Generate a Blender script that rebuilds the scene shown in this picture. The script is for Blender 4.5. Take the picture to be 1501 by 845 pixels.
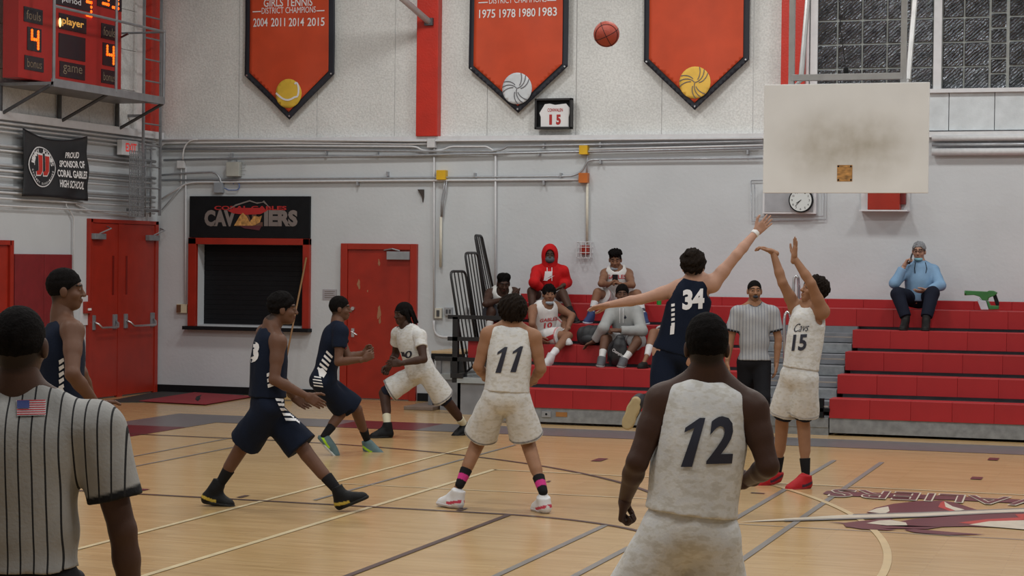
import bpy, bmesh, math, random
import numpy as np
from mathutils import Vector, Matrix
from mathutils.bvhtree import BVHTree
random.seed(7); np.random.seed(7)
for o in list(bpy.data.objects): bpy.data.objects.remove(o)
SC = bpy.context.scene
COL = SC.collection

# ------------------------------------------------------------------ camera
F, PITCH, YAW, ROLL, HC = 2909.0, .01437, .31626, .0113, 1.97
_f = np.array([-math.sin(YAW)*math.cos(PITCH), math.cos(YAW)*math.cos(PITCH), -math.sin(PITCH)])
_r0 = np.array([math.cos(YAW), math.sin(YAW), 0.]); _u0 = np.cross(_r0, _f)
CR = math.cos(ROLL)*_r0 + math.sin(ROLL)*_u0
CU = -math.sin(ROLL)*_r0 + math.cos(ROLL)*_u0
CF = _f; CP = np.array([0, 0, HC])
cd = bpy.data.cameras.new('camera'); cam = bpy.data.objects.new('camera', cd); COL.objects.link(cam)
cd.sensor_fit = 'HORIZONTAL'; cd.sensor_width = 36; cd.lens = F/1501*36; cd.clip_end = 200; cd.clip_start = .1
M = Matrix.Identity(4)
for i in range(3):
    M[i][0] = CR[i]; M[i][1] = CU[i]; M[i][2] = -CF[i]; M[i][3] = CP[i]
cam.matrix_world = M
SC.camera = cam
# ------------------------------------------------------------------ world, lamps, exposure
wd = bpy.data.worlds.new('world'); SC.world = wd; wd.use_nodes = True
wd.node_tree.nodes['Background'].inputs[0].default_value = (1, 1, 1, 1)
wd.node_tree.nodes['Background'].inputs[1].default_value = .13
SC.view_settings.view_transform = 'Standard'; SC.view_settings.look = 'None'
SC.view_settings.gamma = 1; SC.view_settings.use_curve_mapping = False
SC.view_settings.exposure = 0.14
# the gym's own ceiling lamps: one regular grid of equal high-bay lamps, all above the picture
for k, (x, y) in enumerate([(x, y) for x in (-9.3, -5.0, -.7, 3.6) for y in (5, 10.7, 16.4, 22.1)]):
    l = bpy.data.lights.new('gym_lamp', 'AREA'); l.shape = 'DISK'; l.size = 1.0; l.energy = 100; l.color = (1, .985, .945)
    o = bpy.data.objects.new('ceiling_lamp_%02d_offscreen' % (k+1), l); o.location = (x, y, 7.4); COL.objects.link(o)

# ------------------------------------------------------------------ the place's planes
W = 25.63          # back wall plane  y = W
XL = -13.79        # left wall plane  x = XL
def ray(x, y): return CF + CR*((x-750.5)/F) - CU*((y-422.5)/F)
def onz(x, y, z=0.):
    d = ray(x, y); return CP + d*((z-HC)/d[2])
def ony(x, y, Y):
    d = ray(x, y); return CP + d*(Y/d[1])
def onx(x, y, X):
    d = ray(x, y); return CP + d*(X/d[0])
def dep(p): return float((np.asarray(p)-CP) @ CF)
def WB(x, y, off=0.): return ony(x, y, W-off)
def WL(x, y, off=0.): return onx(x, y, XL+off)

# ------------------------------------------------------------------ materials
MATS = {}
def mk(name, col, rough=.6, metal=0., var=.12, scale=6., bump=0., bscale=60., coat=0., emit=None, spec=.5, stretch=(1,1,1), alpha=None):
    if name in MATS: return MATS[name]
    m = bpy.data.materials.new(name); m.use_nodes = True
    nt = m.node_tree; n = nt.nodes; b = n['Principled BSDF']
    b.inputs['Roughness'].default_value = rough; b.inputs['Metallic'].default_value = metal
    b.inputs['Specular IOR Level'].default_value = spec
    if coat: b.inputs['Coat Weight'].default_value = coat; b.inputs['Coat Roughness'].default_value = .15
    tc = n.new('ShaderNodeTexCoord'); mp = n.new('ShaderNodeMapping'); mp.inputs['Scale'].default_value = stretch
    nt.links.new(tc.outputs['Object'], mp.inputs[0])
    no = n.new('ShaderNodeTexNoise'); no.inputs['Scale'].default_value = scale; no.inputs['Detail'].default_value = 5
    nt.links.new(mp.outputs[0], no.inputs['Vector'])
    rp = n.new('ShaderNodeValToRGB')
    a = 1-var; c = 1+var
    rp.color_ramp.elements[0].position = .3; rp.color_ramp.elements[1].position = .7
    rp.color_ramp.elements[0].color = (col[0]*a, col[1]*a, col[2]*a, 1)
    rp.color_ramp.elements[1].color = (min(1,col[0]*c), min(1,col[1]*c), min(1,col[2]*c), 1)
    nt.links.new(no.outputs['Fac'], rp.inputs[0]); nt.links.new(rp.outputs[0], b.inputs['Base Color'])
    if bump:
        n2 = n.new('ShaderNodeTexNoise'); n2.inputs['Scale'].default_value = bscale; n2.inputs['Detail'].default_value = 4
        nt.links.new(mp.outputs[0], n2.inputs['Vector'])
        bp = n.new('ShaderNodeBump'); bp.inputs['Strength'].default_value = bump; bp.inputs['Distance'].default_value = .01
        nt.links.new(n2.outputs['Fac'], bp.inputs['Height']); nt.links.new(bp.outputs[0], b.inputs['Normal'])
    if emit:
        b.inputs['Emission Color'].default_value = (*emit[:3], 1); b.inputs['Emission Strength'].default_value = emit[3]
    MATS[name] = m; return m

def attr_mat(name, rough=.8, camo=0., bump=.25, bscale=90., var=.12, stripes=None, skin=False, sheen=0.):
    """colour from the vertex attribute 'col' (what each piece of cloth or skin is dyed), plus weave / pattern"""
    if name in MATS: return MATS[name]
    m = bpy.data.materials.new(name); m.use_nodes = True
    nt = m.node_tree; n = nt.nodes; b = n['Principled BSDF']
    b.inputs['Roughness'].default_value = rough
    b.inputs['Specular IOR Level'].default_value = .18
    at = n.new('ShaderNodeAttribute'); at.attribute_name = 'col'
    tc = n.new('ShaderNodeTexCoord')
    no = n.new('ShaderNodeTexNoise'); no.inputs['Scale'].default_value = 14; no.inputs['Detail'].default_value = 4
    nt.links.new(tc.outputs['Object'], no.inputs['Vector'])
    rp = n.new('ShaderNodeValToRGB'); rp.color_ramp.elements[0].position = .3; rp.color_ramp.elements[1].position = .7
    rp.color_ramp.elements[0].color = (1-var,)*3+(1,); rp.color_ramp.elements[1].color = (1,1,1,1)
    nt.links.new(no.outputs['Fac'], rp.inputs[0])
    mx = n.new('ShaderNodeMix'); mx.data_type = 'RGBA'; mx.blend_type = 'MULTIPLY'; mx.inputs[0].default_value = 1
    nt.links.new(at.outputs['Color'], mx.inputs[6]); nt.links.new(rp.outputs[0], mx.inputs[7])
    out = mx.outputs[2]
    if camo:
        n3 = n.new('ShaderNodeTexNoise'); n3.inputs['Scale'].default_value = 24; n3.inputs['Detail'].default_value = 2
        mp = n.new('ShaderNodeMapping'); mp.inputs['Scale'].default_value = (1, 1, 1.9)
        nt.links.new(tc.outputs['Object'], mp.inputs[0]); nt.links.new(mp.outputs[0], n3.inputs['Vector'])
        r3 = n.new('ShaderNodeValToRGB'); r3.color_ramp.interpolation = 'B_SPLINE'
        r3.color_ramp.elements[0].position = .40; r3.color_ramp.elements[0].color = (.62,.58,.50,1)
        r3.color_ramp.elements[1].position = .60; r3.color_ramp.elements[1].color = (.86,.88,.93,1)
        e = r3.color_ramp.elements.new(.50); e.color = (1,1,1,1)
        nt.links.new(n3.outputs['Fac'], r3.inputs[0])
        m2 = n.new('ShaderNodeMix'); m2.data_type = 'RGBA'; m2.blend_type = 'MULTIPLY'; m2.inputs[0].default_value = camo
        nt.links.new(out, m2.inputs[6]); nt.links.new(r3.outputs[0], m2.inputs[7]); out = m2.outputs[2]
    if stripes:
        sp, wd_, dark = stripes
        la = n.new('ShaderNodeAttribute'); la.attribute_name = 'lat'
        d = n.new('ShaderNodeMath'); d.operation = 'DIVIDE'; d.inputs[1].default_value = sp
        nt.links.new(la.outputs['Fac'], d.inputs[0])
        fr = n.new('ShaderNodeMath'); fr.operation = 'FRACT'; nt.links.new(d.outputs[0], fr.inputs[0])
        lt = n.new('ShaderNodeMath'); lt.operation = 'LESS_THAN'; lt.inputs[1].default_value = wd_/sp
        nt.links.new(fr.outputs[0], lt.inputs[0])
        m3 = n.new('ShaderNodeMix'); m3.data_type = 'RGBA'; m3.inputs[7].default_value = (*dark, 1)
        nt.links.new(lt.outputs[0], m3.inputs[0]); nt.links.new(out, m3.inputs[6]); out = m3.outputs[2]
    nt.links.new(out, b.inputs['Base Color'])
    if bump:
        n2 = n.new('ShaderNodeTexNoise'); n2.inputs['Scale'].default_value = bscale; n2.inputs['Detail'].default_value = 3
        nt.links.new(tc.outputs['Object'], n2.inputs['Vector'])
        bp = n.new('ShaderNodeBump'); bp.inputs['Strength'].default_value = bump; bp.inputs['Distance'].default_value = .006
        nt.links.new(n2.outputs['Fac'], bp.inputs['Height']); nt.links.new(bp.outputs[0], b.inputs['Normal'])
    MATS[name] = m; return m

# ------------------------------------------------------------------ mesh helpers
ORG = {}
def link(name, me, parent=None, origin=None, mat=None):
    o = bpy.data.objects.new(name, me); COL.objects.link(o)
    if parent is not None:
        o.parent = parent; ORG[o.name] = ORG[parent.name]
    else:
        o.location = origin; ORG[o.name] = np.array(origin, float)
    if mat is not None and me is not None: me.materials.append(mat)
    return o
def tag(o, label, cat, group=None):
    o['label'] = label; o['category'] = cat
    if group: o['group'] = group
    return o
def struct(o): o['kind'] = 'structure'; return o
def empty(name, loc):
    o = bpy.data.objects.new(name, None); COL.objects.link(o); o.location = loc; o.empty_display_size = .1
    ORG[o.name] = np.array(loc, float); return o
def nrm(v):
    v = np.asarray(v, float); return v/max(1e-9, np.linalg.norm(v))

class MB:
    def __init__(s): s.v = []; s.f = []
    def add(s, V, Fc):
        k = len(s.v); s.v += [tuple(map(float, p)) for p in V]; s.f += [tuple(i+k for i in q) for q in Fc]; return s
    def obox(s, c, ax, ay, az):
        c, ax, ay, az = map(lambda q: np.asarray(q, float), (c, ax, ay, az))
        V = [c+i*ax+j*ay+k*az for k in (-1,1) for j in (-1,1) for i in (-1,1)]
        if np.dot(np.cross(ax, ay), az) < 0: Fc = [(0,1,3,2),(4,6,7,5),(0,4,5,1),(2,3,7,6),(0,2,6,4),(1,5,7,3)]
        else: Fc = [(0,2,3,1),(4,5,7,6),(0,1,5,4),(2,6,7,3),(0,4,6,2),(1,3,7,5)]
        return s.add(V, Fc)
    def box(s, x0, x1, y0, y1, z0, z1):
        x0, x1 = min(x0,x1), max(x0,x1); y0, y1 = min(y0,y1), max(y0,y1); z0, z1 = min(z0,z1), max(z0,z1)
        return s.obox(((x0+x1)/2,(y0+y1)/2,(z0+z1)/2), ((x1-x0)/2,0,0), (0,(y1-y0)/2,0), (0,0,(z1-z0)/2))
    def tube(s, pts, r, n=8, r2=None):
        pts = [np.asarray(p, float) for p in pts]; V = []; Fc = []
        m = len(pts); prev = None
        for i, p in enumerate(pts):
            t = nrm(pts[min(i+1,m-1)]-pts[max(i-1,0)])
            if prev is None:
                a = np.array([0,0,1.]) if abs(t[2]) < .9 else np.array([1.,0,0])
                u = nrm(np.cross(t, a))
            else: u = nrm(prev - t*(prev @ t))
            prev = u; w = np.cross(t, u)
            rr = r if r2 is None else r+(r2-r)*i/(m-1)
            V += [p+rr*(math.cos(2*math.pi*k/n)*u+math.sin(2*math.pi*k/n)*w) for k in range(n)]
        for i in range(m-1):
            for k in range(n):
                a = i*n+k; b = i*n+(k+1)%n; Fc.append((a, b, b+n, a+n))
        Fc.append(tuple(range(n-1,-1,-1))); Fc.append(tuple((m-1)*n+k for k in range(n)))
        return s.add(V, Fc)
    def prism(s, poly, vec):
        poly = [np.asarray(p, float) for p in poly]; vec = np.asarray(vec, float); n = len(poly)
        nn = sum((np.cross(poly[i], poly[(i+1)%n]) for i in range(n)))
        if nn @ vec < 0: poly = poly[::-1]
        V = poly + [p+vec for p in poly]
        Fc = [tuple(range(n-1,-1,-1)), tuple(range(n,2*n))]+[(i,(i+1)%n,(i+1)%n+n,i+n) for i in range(n)]
        return s.add(V, Fc)
    def sphere(s, c, r, nu=16, nv=10, ax=None):
        c = np.asarray(c, float); r = np.broadcast_to(np.asarray(r, float), (3,)); A = np.eye(3) if ax is None else np.asarray(ax)
        V = []; Fc = []
        for j in range(1, nv):
            th = math.pi*j/nv
            for i in range(nu):
                ph = 2*math.pi*i/nu
                V.append(c + A.T @ (r*np.array([math.sin(th)*math.cos(ph), math.sin(th)*math.sin(ph), math.cos(th)])))
        V += [c+A.T @ (r*np.array([0,0,1])), c+A.T @ (r*np.array([0,0,-1]))]; t = len(V)-2
        for j in range(nv-2):
            for i in range(nu): Fc.append((j*nu+i, (j+1)*nu+i, (j+1)*nu+(i+1)%nu, j*nu+(i+1)%nu))
        for i in range(nu):
            Fc.append((t, i, (i+1)%nu)); Fc.append((t+1, (nv-2)*nu+(i+1)%nu, (nv-2)*nu+i))
        return s.add(V, Fc)
    def build(s, name, mat, parent=None, smooth=False, bevel=0.):
        V = np.array(s.v)
        if parent is None:
            lo, hi = V.min(0), V.max(0); org = np.array([(lo[0]+hi[0])/2, (lo[1]+hi[1])/2, lo[2]])
        else: org = ORG[parent.name]
        me = bpy.data.meshes.new(name); me.from_pydata((V-org).tolist(), [], s.f)
        if bevel:
            bm = bmesh.new(); bm.from_mesh(me)
            bmesh.ops.bevel(bm, geom=bm.edges[:], offset=bevel, segments=2, profile=.6, affect='EDGES', clamp_overlap=True)
            bm.to_mesh(me); bm.free()
        if smooth:
            me.polygons.foreach_set('use_smooth', [True]*len(me.polygons))
        me.update()
        return link(name, me, parent, org, mat)
def arc(p, q, n=6, bulge=None):
    """quarter-round pipe bend from p through corner bulge to q"""
    p, q, c = map(lambda a: np.asarray(a, float), (p, q, bulge))
    return [(1-t)**2*p+2*t*(1-t)*c+t*t*q for t in np.linspace(0, 1, n)]

# ------------------------------------------------------------------ flat lettering
_txt = {}
def text2d(s, bold=0., shear=0., spacing=1.):
    key = (s, bold, shear, spacing)
    if key in _txt: return _txt[key]
    cu = bpy.data.curves.new('t', 'FONT'); cu.body = s; cu.size = 1; cu.offset = bold; cu.shear = shear; cu.space_character = spacing
    cu.resolution_u = 3
    ob = bpy.data.objects.new('t', cu); COL.objects.link(ob)
    me = bpy.data.meshes.new_from_object(ob)
    V = np.array([v.co[:2] for v in me.vertices]); Fc = [tuple(p.vertices) for p in me.polygons]
    bpy.data.objects.remove(ob); bpy.data.curves.remove(cu); bpy.data.meshes.remove(me)
    lo, hi = V.min(0), V.max(0); V = (V-lo)/(hi-lo)          # 0..1 box
    _txt[key] = (V, Fc); return V, Fc
def flat(name, V3, Fc, mat, parent):
    me = bpy.data.meshes.new(name); me.from_pydata((np.asarray(V3)-ORG[parent.name]).tolist(), [], Fc); me.update()
    return link(name, me, parent, None, mat)
def text_on(name, s, O, u, v, mat, parent, bold=0., shear=0., fn=None, spacing=1.):
    """lettering filling the rectangle O, O+u, O+v of a surface"""
    V, Fc = text2d(s, bold, shear, spacing); O, u, v = map(np.asarray, (O, u, v))
    P = O + V[:,:1]*u + V[:,1:]*v
    if fn is not None: P = np.array([fn(p) for p in P])
    return flat(name, P, Fc, mat, parent)
def grid_cut(V2, Fc, step):
    bm = bmesh.new(); vs = [bm.verts.new((p[0], p[1], 0)) for p in V2]
    for q in Fc:
        try: bm.faces.new([vs[i] for i in q])
        except ValueError: pass
    V2 = np.asarray(V2); lo, hi = V2.min(0), V2.max(0)
    for a in (0, 1):
        t = lo[a]+step
        while t < hi[a]:
            co = [0,0,0]; no = [0,0,0]; co[a] = t; no[a] = 1
            bmesh.ops.bisect_plane(bm, geom=bm.verts[:]+bm.edges[:]+bm.faces[:], plane_co=co, plane_no=no); t += step
    bmesh.ops.triangulate(bm, faces=bm.faces[:])
    bm.verts.index_update()
    out = np.array([v.co[:2] for v in bm.verts]); Q = [tuple(v.index for v in f.verts) for f in bm.faces]
    bm.free(); return out, Q
# ------------------------------------------------------------------ palette
m_wall = mk('painted_block_wall', (.555,.590,.620), .75, var=.05, scale=1.3, bump=.25, bscale=22)
m_wall2 = mk('rough_stucco', (.72,.735,.73), .85, var=.07, scale=1.6, bump=.7, bscale=40)
def speckle(m, sc, amt):                             # grime grains in the rough plaster
    nt = m.node_tree; n = nt.nodes; bs = n['Principled BSDF']; src = bs.inputs['Base Color'].links[0].from_socket
    tc = n.new('ShaderNodeTexCoord'); no = n.new('ShaderNodeTexNoise'); no.inputs['Scale'].default_value = sc; no.inputs['Detail'].default_value = 3; nt.links.new(tc.outputs['Object'], no.inputs['Vector'])
    rp = n.new('ShaderNodeValToRGB'); rp.color_ramp.elements[0].position = .38; rp.color_ramp.elements[0].color = (1-amt,)*3+(1,); rp.color_ramp.elements[1].position = .60; rp.color_ramp.elements[1].color = (1,1,1,1); nt.links.new(no.outputs['Fac'], rp.inputs[0])
    mx = n.new('ShaderNodeMix'); mx.data_type = 'RGBA'; mx.blend_type = 'MULTIPLY'; mx.inputs[0].default_value = 1; nt.links.new(src, mx.inputs[6]); nt.links.new(rp.outputs[0], mx.inputs[7]); nt.links.new(mx.outputs[2], bs.inputs['Base Color'])
speckle(m_wall2, 38, .15)
m_white = mk('white_trim_paint', (.66,.67,.70), .5, var=.06, scale=9)
m_red = mk('red_door_paint', (.33,.020,.008), .42, var=.10, scale=5, bump=.05)
m_redp = mk('red_pilaster_paint', (.52,.024,.010), .42, var=.10, scale=5, bump=.35, bscale=40)
m_seat = mk('red_moulded_seat', (.38,.014,.018), .42, var=.08, scale=3)
m_steel = mk('galvanised_conduit', (.40,.42,.45), .38, metal=.55, var=.1, scale=20)
m_pipew = mk('painted_conduit', (.60,.61,.63), .5, var=.06, scale=20)
m_pipeb = mk('beige_conduit', (.62,.59,.50), .5, var=.06, scale=20)
m_dsteel = mk('dark_steel', (.085,.09,.10), .5, metal=.4, var=.15, scale=12)
m_gsteel = mk('grey_steel', (.24,.25,.27), .5, metal=.3, var=.15, scale=8)
m_black = mk('black_vinyl', (.007,.008,.010), .6, var=.15, scale=10, spec=.2)
m_blackp = mk('black_powder_coat', (.012,.012,.014), .45, var=.1, scale=10)
m_riser = mk('grey_bleacher_deck', (.17,.18,.20), .55, var=.2, scale=5)
m_panel = mk('galvanised_panel', (.27,.29,.31), .45, metal=.35, var=.2, scale=14)
m_chrome = mk('brushed_chrome', (.6,.6,.62), .28, metal=.9, var=.05)
m_glass = mk('glass_block_face', (.105,.115,.13), .11, metal=.8, var=.6, scale=9, spec=.9)
def ripple(m):                                       # diagonal ripples pressed into each block
    nt = m.node_tree; n = nt.nodes; bs = n['Principled BSDF']; tc = n.new('ShaderNodeTexCoord'); oi = n.new('ShaderNodeObjectInfo')
    mp = n.new('ShaderNodeMapping'); mp.inputs['Rotation'].default_value = (0, .72, 0); nt.links.new(tc.outputs['Object'], mp.inputs[0])
    ml = n.new('ShaderNodeVectorMath'); ml.operation = 'SCALE'; ml.inputs[0].default_value = (3.1,1.7,5.3); nt.links.new(oi.outputs['Random'], ml.inputs['Scale']); ad = n.new('ShaderNodeVectorMath'); ad.operation = 'ADD'; nt.links.new(mp.outputs[0], ad.inputs[0]); nt.links.new(ml.outputs[0], ad.inputs[1])
    wv = n.new('ShaderNodeTexWave'); wv.bands_direction = 'Z'; wv.inputs['Scale'].default_value = 9; wv.inputs['Distortion'].default_value = 3; wv.inputs['Detail'].default_value = 2; wv.inputs['Detail Scale'].default_value = 3; nt.links.new(ad.outputs[0], wv.inputs['Vector'])
    bp = n.new('ShaderNodeBump'); bp.inputs['Strength'].default_value = 1; bp.inputs['Distance'].default_value = .009; nt.links.new(wv.outputs['Fac'], bp.inputs['Height']); nt.links.new(bp.outputs[0], bs.inputs['Normal'])
ripple(m_glass)
m_orange = mk('orange_banner_cloth', (.56,.062,.016), .62, var=.10, scale=3)
m_navyb = mk('dark_banner_border', (.014,.017,.028), .6, var=.1)
m_print = mk('white_print', (.78,.78,.80), .6, var=.03)
m_grey_print = mk('grey_print', (.20,.17,.16), .6, var=.08)
m_red_print = mk('red_print', (.42,.02,.02), .6, var=.06)
m_gold = mk('tan_print', (.50,.26,.08), .6, var=.45, scale=22)
m_line_w = mk('white_floor_paint', (.60,.49,.30), .30, var=.10, scale=8)
m_line_d = mk('dark_floor_paint', (.060,.030,.026), .30, var=.10, scale=8)
m_line_g = mk('grey_floor_paint', (.20,.19,.18), .30, var=.10, scale=8)
m_maroon = mk('maroon_floor_paint', (.105,.014,.022), .30, var=.10, scale=8)
m_band = mk('grey_band_paint', (.125,.118,.125), .30, var=.10, scale=8)

def wood_floor():
    m = bpy.data.materials.new('maple_court_floor'); m.use_nodes = True; nt = m.node_tree; n = nt.nodes; b = n['Principled BSDF']
    tc = n.new('ShaderNodeTexCoord'); br = n.new('ShaderNodeTexBrick')
    br.offset = .37; br.inputs['Scale'].default_value = 1; br.inputs['Brick Width'].default_value = 1.3; br.inputs['Row Height'].default_value = .0572
    br.inputs['Mortar Size'].default_value = .0012; br.inputs['Mortar Smooth'].default_value = .6
    br.inputs['Color1'].default_value = (.555,.385,.195,1); br.inputs['Color2'].default_value = (.495,.330,.158,1); br.inputs['Mortar'].default_value = (.34,.215,.10,1)
    nt.links.new(tc.outputs['Object'], br.inputs['Vector'])
    mp = n.new('ShaderNodeMapping'); mp.inputs['Scale'].default_value = (1.2, 16, 1); nt.links.new(tc.outputs['Object'], mp.inputs[0])
    no = n.new('ShaderNodeTexNoise'); no.inputs['Scale'].default_value = 3; no.inputs['Detail'].default_value = 6; nt.links.new(mp.outputs[0], no.inputs['Vector'])
    rp = n.new('ShaderNodeValToRGB'); rp.color_ramp.elements[0].position = .3; rp.color_ramp.elements[0].color = (.82,.80,.76,1); rp.color_ramp.elements[1].position = .7; rp.color_ramp.elements[1].color = (1.04,1.03,1.0,1)
    nt.links.new(no.outputs['Fac'], rp.inputs[0])
    mx = n.new('ShaderNodeMix'); mx.data_type = 'RGBA'; mx.blend_type = 'MULTIPLY'; mx.inputs[0].default_value = 1
    nt.links.new(br.outputs['Color'], mx.inputs[6]); nt.links.new(rp.outputs[0], mx.inputs[7]); nt.links.new(mx.outputs[2], b.inputs['Base Color'])
    b.inputs['Roughness'].default_value = .21; b.inputs['Specular IOR Level'].default_value = .5
    return m
m_floor = wood_floor()

# ------------------------------------------------------------------ floor and court markings
floor = struct(MB().box(XL-.3, 7, -1, W+.3, -.12, 0).build('floor', m_floor))
def line(p, q, w, mat, z=.002, name='court_line'):
    p = np.array(p[:2]); q = np.array(q[:2]); d = nrm(q-p); n = np.array([-d[1], d[0]])*w/2
    V = [(*(p-n), z), (*(q-n), z), (*(q+n), z), (*(p+n), z)]
    flat(name, V, [(0,1,2,3)], mat, floor)
def ring(c, r, a0, a1, w, mat, z=.003, n=60, name='court_arc'):
    V = []; 
    for t in np.radians(np.linspace(a0, a1, n)):
        for rr in (r-w/2, r+w/2): V.append((c[0]+rr*math.cos(t), c[1]+rr*math.sin(t), z))
    flat(name, V, [(2*i, 2*i+1, 2*i+3, 2*i+2) for i in range(n-1)], mat, floor)
def patch(name, pts, mat, z=.003):
    flat(name, [(p[0], p[1], z) for p in pts], [tuple(range(len(pts)))], mat, floor)
# border band (grey with maroon lengths)
patch('border_band', [(-11.62,20.45),(-10.60,20.45),(-10.60,21.20),(-9.18,21.20),(-9.18,22.20),(-11.62,22.20)], m_band)
patch('border_band', [(-9.18,21.20),(-8.10,21.20),(-8.10,22.20),(-9.18,22.20)], m_maroon)
patch('border_band', [(-8.10,21.20),(6,21.20),(6,22.12),(-8.10,22.20)], m_band)
patch('border_band', [(-11.62,8),(-10.60,8),(-10.60,20.45),(-11.62,20.45)], m_maroon)
line((-5.905,9), (-5.905,17.58), .05, m_line_w, .004); line((-5.905,17.56), (5,17.42), .045, m_line_w, .004)
line((-6.85,9), (-6.85,19.6), .045, m_line_w, .0045)
line((-6.75,15.93), (-3.6,15.93), .03, m_line_w, .0042)
line((-4.75,10.8), (-4.75,14.50), .05, m_line_d, .005)
line((-3.90,8), (-3.90,14.2), .05, m_line_g, .0045); line((-3.445,8), (-3.445,13.2), .05, m_line_g, .0045)
line((-3.075,13), (-3.075,19.8), .05, m_line_g, .0045); line((-2.605,8), (-2.605,19.8), .05, m_line_g, .0045)
line((-6.49,14.75), (-6.49,20.0), .035, m_line_g, .0046)
line((-9.5,15.5), (-9.55,19.6), .03, m_line_g, .0046); line((-9.06,15.5), (-9.06,18.7), .03, m_line_g, .0046)
line((-10.9,14.60), (-4.89,14.52), .05, m_line_d, .005); ring((-4.89,12.65), 1.87, -90, 90, .05, m_line_d, .0052)
ring((-9.48,13.116), 6.288, 10, 86, .05, m_line_d, .005); line((-10.9,19.44), (-9.0,19.39), .05, m_line_d, .005)
ring((-10.71,12.23), 9.07, -8, 38, .055, mk('worn_white_floor_paint', (.57,.435,.245), .3, var=.1), .0047)
line((-3.0,14.66), (5,14.55), .02, m_line_g, .0044)
for x, y, w, l, m in [(-8.1,14.83,.10,.12,m_maroon),(-7.12,14.74,.05,.16,m_line_d),(-5.19,14.66,.05,.16,m_line_d),(-5.14,16.81,.03,.10,m_line_d),
                      (-5.24,18.85,.10,.30,m_maroon),(-1.59,18.68,.10,.22,m_maroon),(-1.59,20.59,.10,.26,m_maroon),(-3.24,16.69,.12,.05,m_line_d)]:
    line((x, y-l/2), (x, y+l/2), w, m, .0055, 'court_mark')
# centre emblem : sword and horse figure with lettering that reads from the far side
m_cream = mk('cream_floor_paint', (.58,.52,.42), .3, var=.10, scale=10)
m_redf = mk('red_floor_paint', (.42,.03,.02), .3, var=.10, scale=10)
def px_floor(name, pts, mat, z): flat(name, [(*onz(x, y)[:2], z) for x, y in pts], [tuple(range(len(pts)))], mat, floor)
px_floor('emblem_shape', [(1270,753),(1283,746),(1310,740),(1345,736),(1380,735),(1400,738),(1420,745),(1436,750),(1300,755)], m_maroon, .006)
px_floor('emblem_shape', [(1272,752),(1285,747),(1302,744),(1304,751),(1296,755)], m_cream, .007)
px_floor('emblem_shape', [(1379,738),(1384,736),(1388,742),(1410,750),(1396,752),(1375,745)], m_redf, .007)
px_floor('emblem_shape', [(1384,737),(1396,744),(1414,749),(1402,751),(1386,745)], m_cream, .0075)
px_floor('emblem_shape', [(1340,762),(1400,758),(1460,754),(1640,748),(1640,778),(1501,776),(1420,773),(1370,774),(1330,774),(1290,772)], m_maroon, .006)
px_floor('emblem_shape', [(1405,768),(1445,763),(1501,760),(1501,764),(1450,767),(1425,770)], m_redf, .007)
px_floor('emblem_shape', [(1420,771),(1450,766),(1520,764),(1640,766),(1640,782),(1501,778),(1440,773)], m_cream, .0075)
px_floor('emblem_shape', [(1488,756),(1520,754),(1530,760),(1496,763)], m_redf, .0078)
px_floor('emblem_shape', [(1210,766),(1238,768),(1290,762),(1305,762),(1330,772),(1380,774),(1360,777),(1290,776),(1240,774),(1236,769)], m_maroon, .006)
px_floor('emblem_shape', [(1270,769),(1288,765),(1305,764),(1328,768),(1330,772),(1300,772)], m_cream, .0075)
px_floor('emblem_shape', [(1238,773),(1290,776),(1315,778),(1300,779),(1262,777)], m_maroon, .0061)
px_floor('emblem_shape', [(1325,778),(1340,777),(1400,782),(1445,785),(1390,786),(1340,782)], m_maroon, .0062)
px_floor('emblem_sword', [(1085,767),(1150,762),(1250,756),(1350,753),(1450,749),(1640,742),(1640,748),(1450,754),(1350,759),(1250,762),(1150,765)], m_cream, .008)
px_floor('emblem_sword', [(1250,755.6),(1350,752.6),(1450,748.6),(1640,741.5),(1640,743),(1450,750),(1350,754),(1250,757)], m_line_g, .0085)
px_floor('emblem_sword', [(1150,764),(1250,761),(1350,758.5),(1450,753.5),(1501,752),(1501,753),(1450,755),(1350,760),(1250,763),(1150,766)], m_line_g, .0085)
px_floor('emblem_band', [(1206,725),(1212,721),(1300,724),(1400,729),(1501,734),(1640,741),(1640,748),(1501,739.5),(1400,734.5),(1300,730.5),(1225,728)], m_maroon, .006)
_a = onz(1207,727); _b = onz(1660,749); _u = (_b-_a); _u[2] = 0
_v = np.array([.03, -.62, 0])
text_on('emblem_lettering', 'CAVALIERS', _b+np.array([0,.50,.0090]), -_u, _v, m_cream, floor, bold=.022)
text_on('emblem_lettering', 'CAVALIERS', _b+np.array([0,.46,.0110])-_u*.008, -_u*.984, _v*.88, m_maroon, floor, bold=-.004)

# ------------------------------------------------------------------ back wall
def RB(x0, y0, x1, y1, off=0.):
    a = WB(x0, (y0+y1)/2, off); b = WB(x1, (y0+y1)/2, off); c = WB((x0+x1)/2, y0, off); d = WB((x0+x1)/2, y1, off)
    return a[0], b[0], d[2], c[2]
ZL = 3.62                                             # ledge between lower and upper wall
ox0, ox1, oz0, oz1 = RB(290, 359, 446, 478)          # counter opening
wall_back = struct(MB().box(XL-.3, ox0, W, W+.3, 0, ZL).box(ox1, 7, W, W+.3, 0, ZL).box(ox0, ox1, W, W+.3, 0, oz0).box(ox0, ox1, W, W+.3, oz1, ZL).build('wall_back', m_wall))
xw0 = WB(1192, 60)[0]; zw0 = WB(1420, 130)[2]       # glass-block window
up = MB().box(XL-.3, 7, W+.06, W+.3, ZL, zw0-.02).box(XL-.3, xw0, W+.06, W+.3, zw0-.02, 8.2)
wall_up = struct(up.build('wall_back_upper', mk('wall_joint', (.72,.72,.72), .9)))
seams = [WB(x, 150)[0] for x in (232, 348, 463, 577, 713, 843, 969, 1103)]+[xw0]
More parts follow.
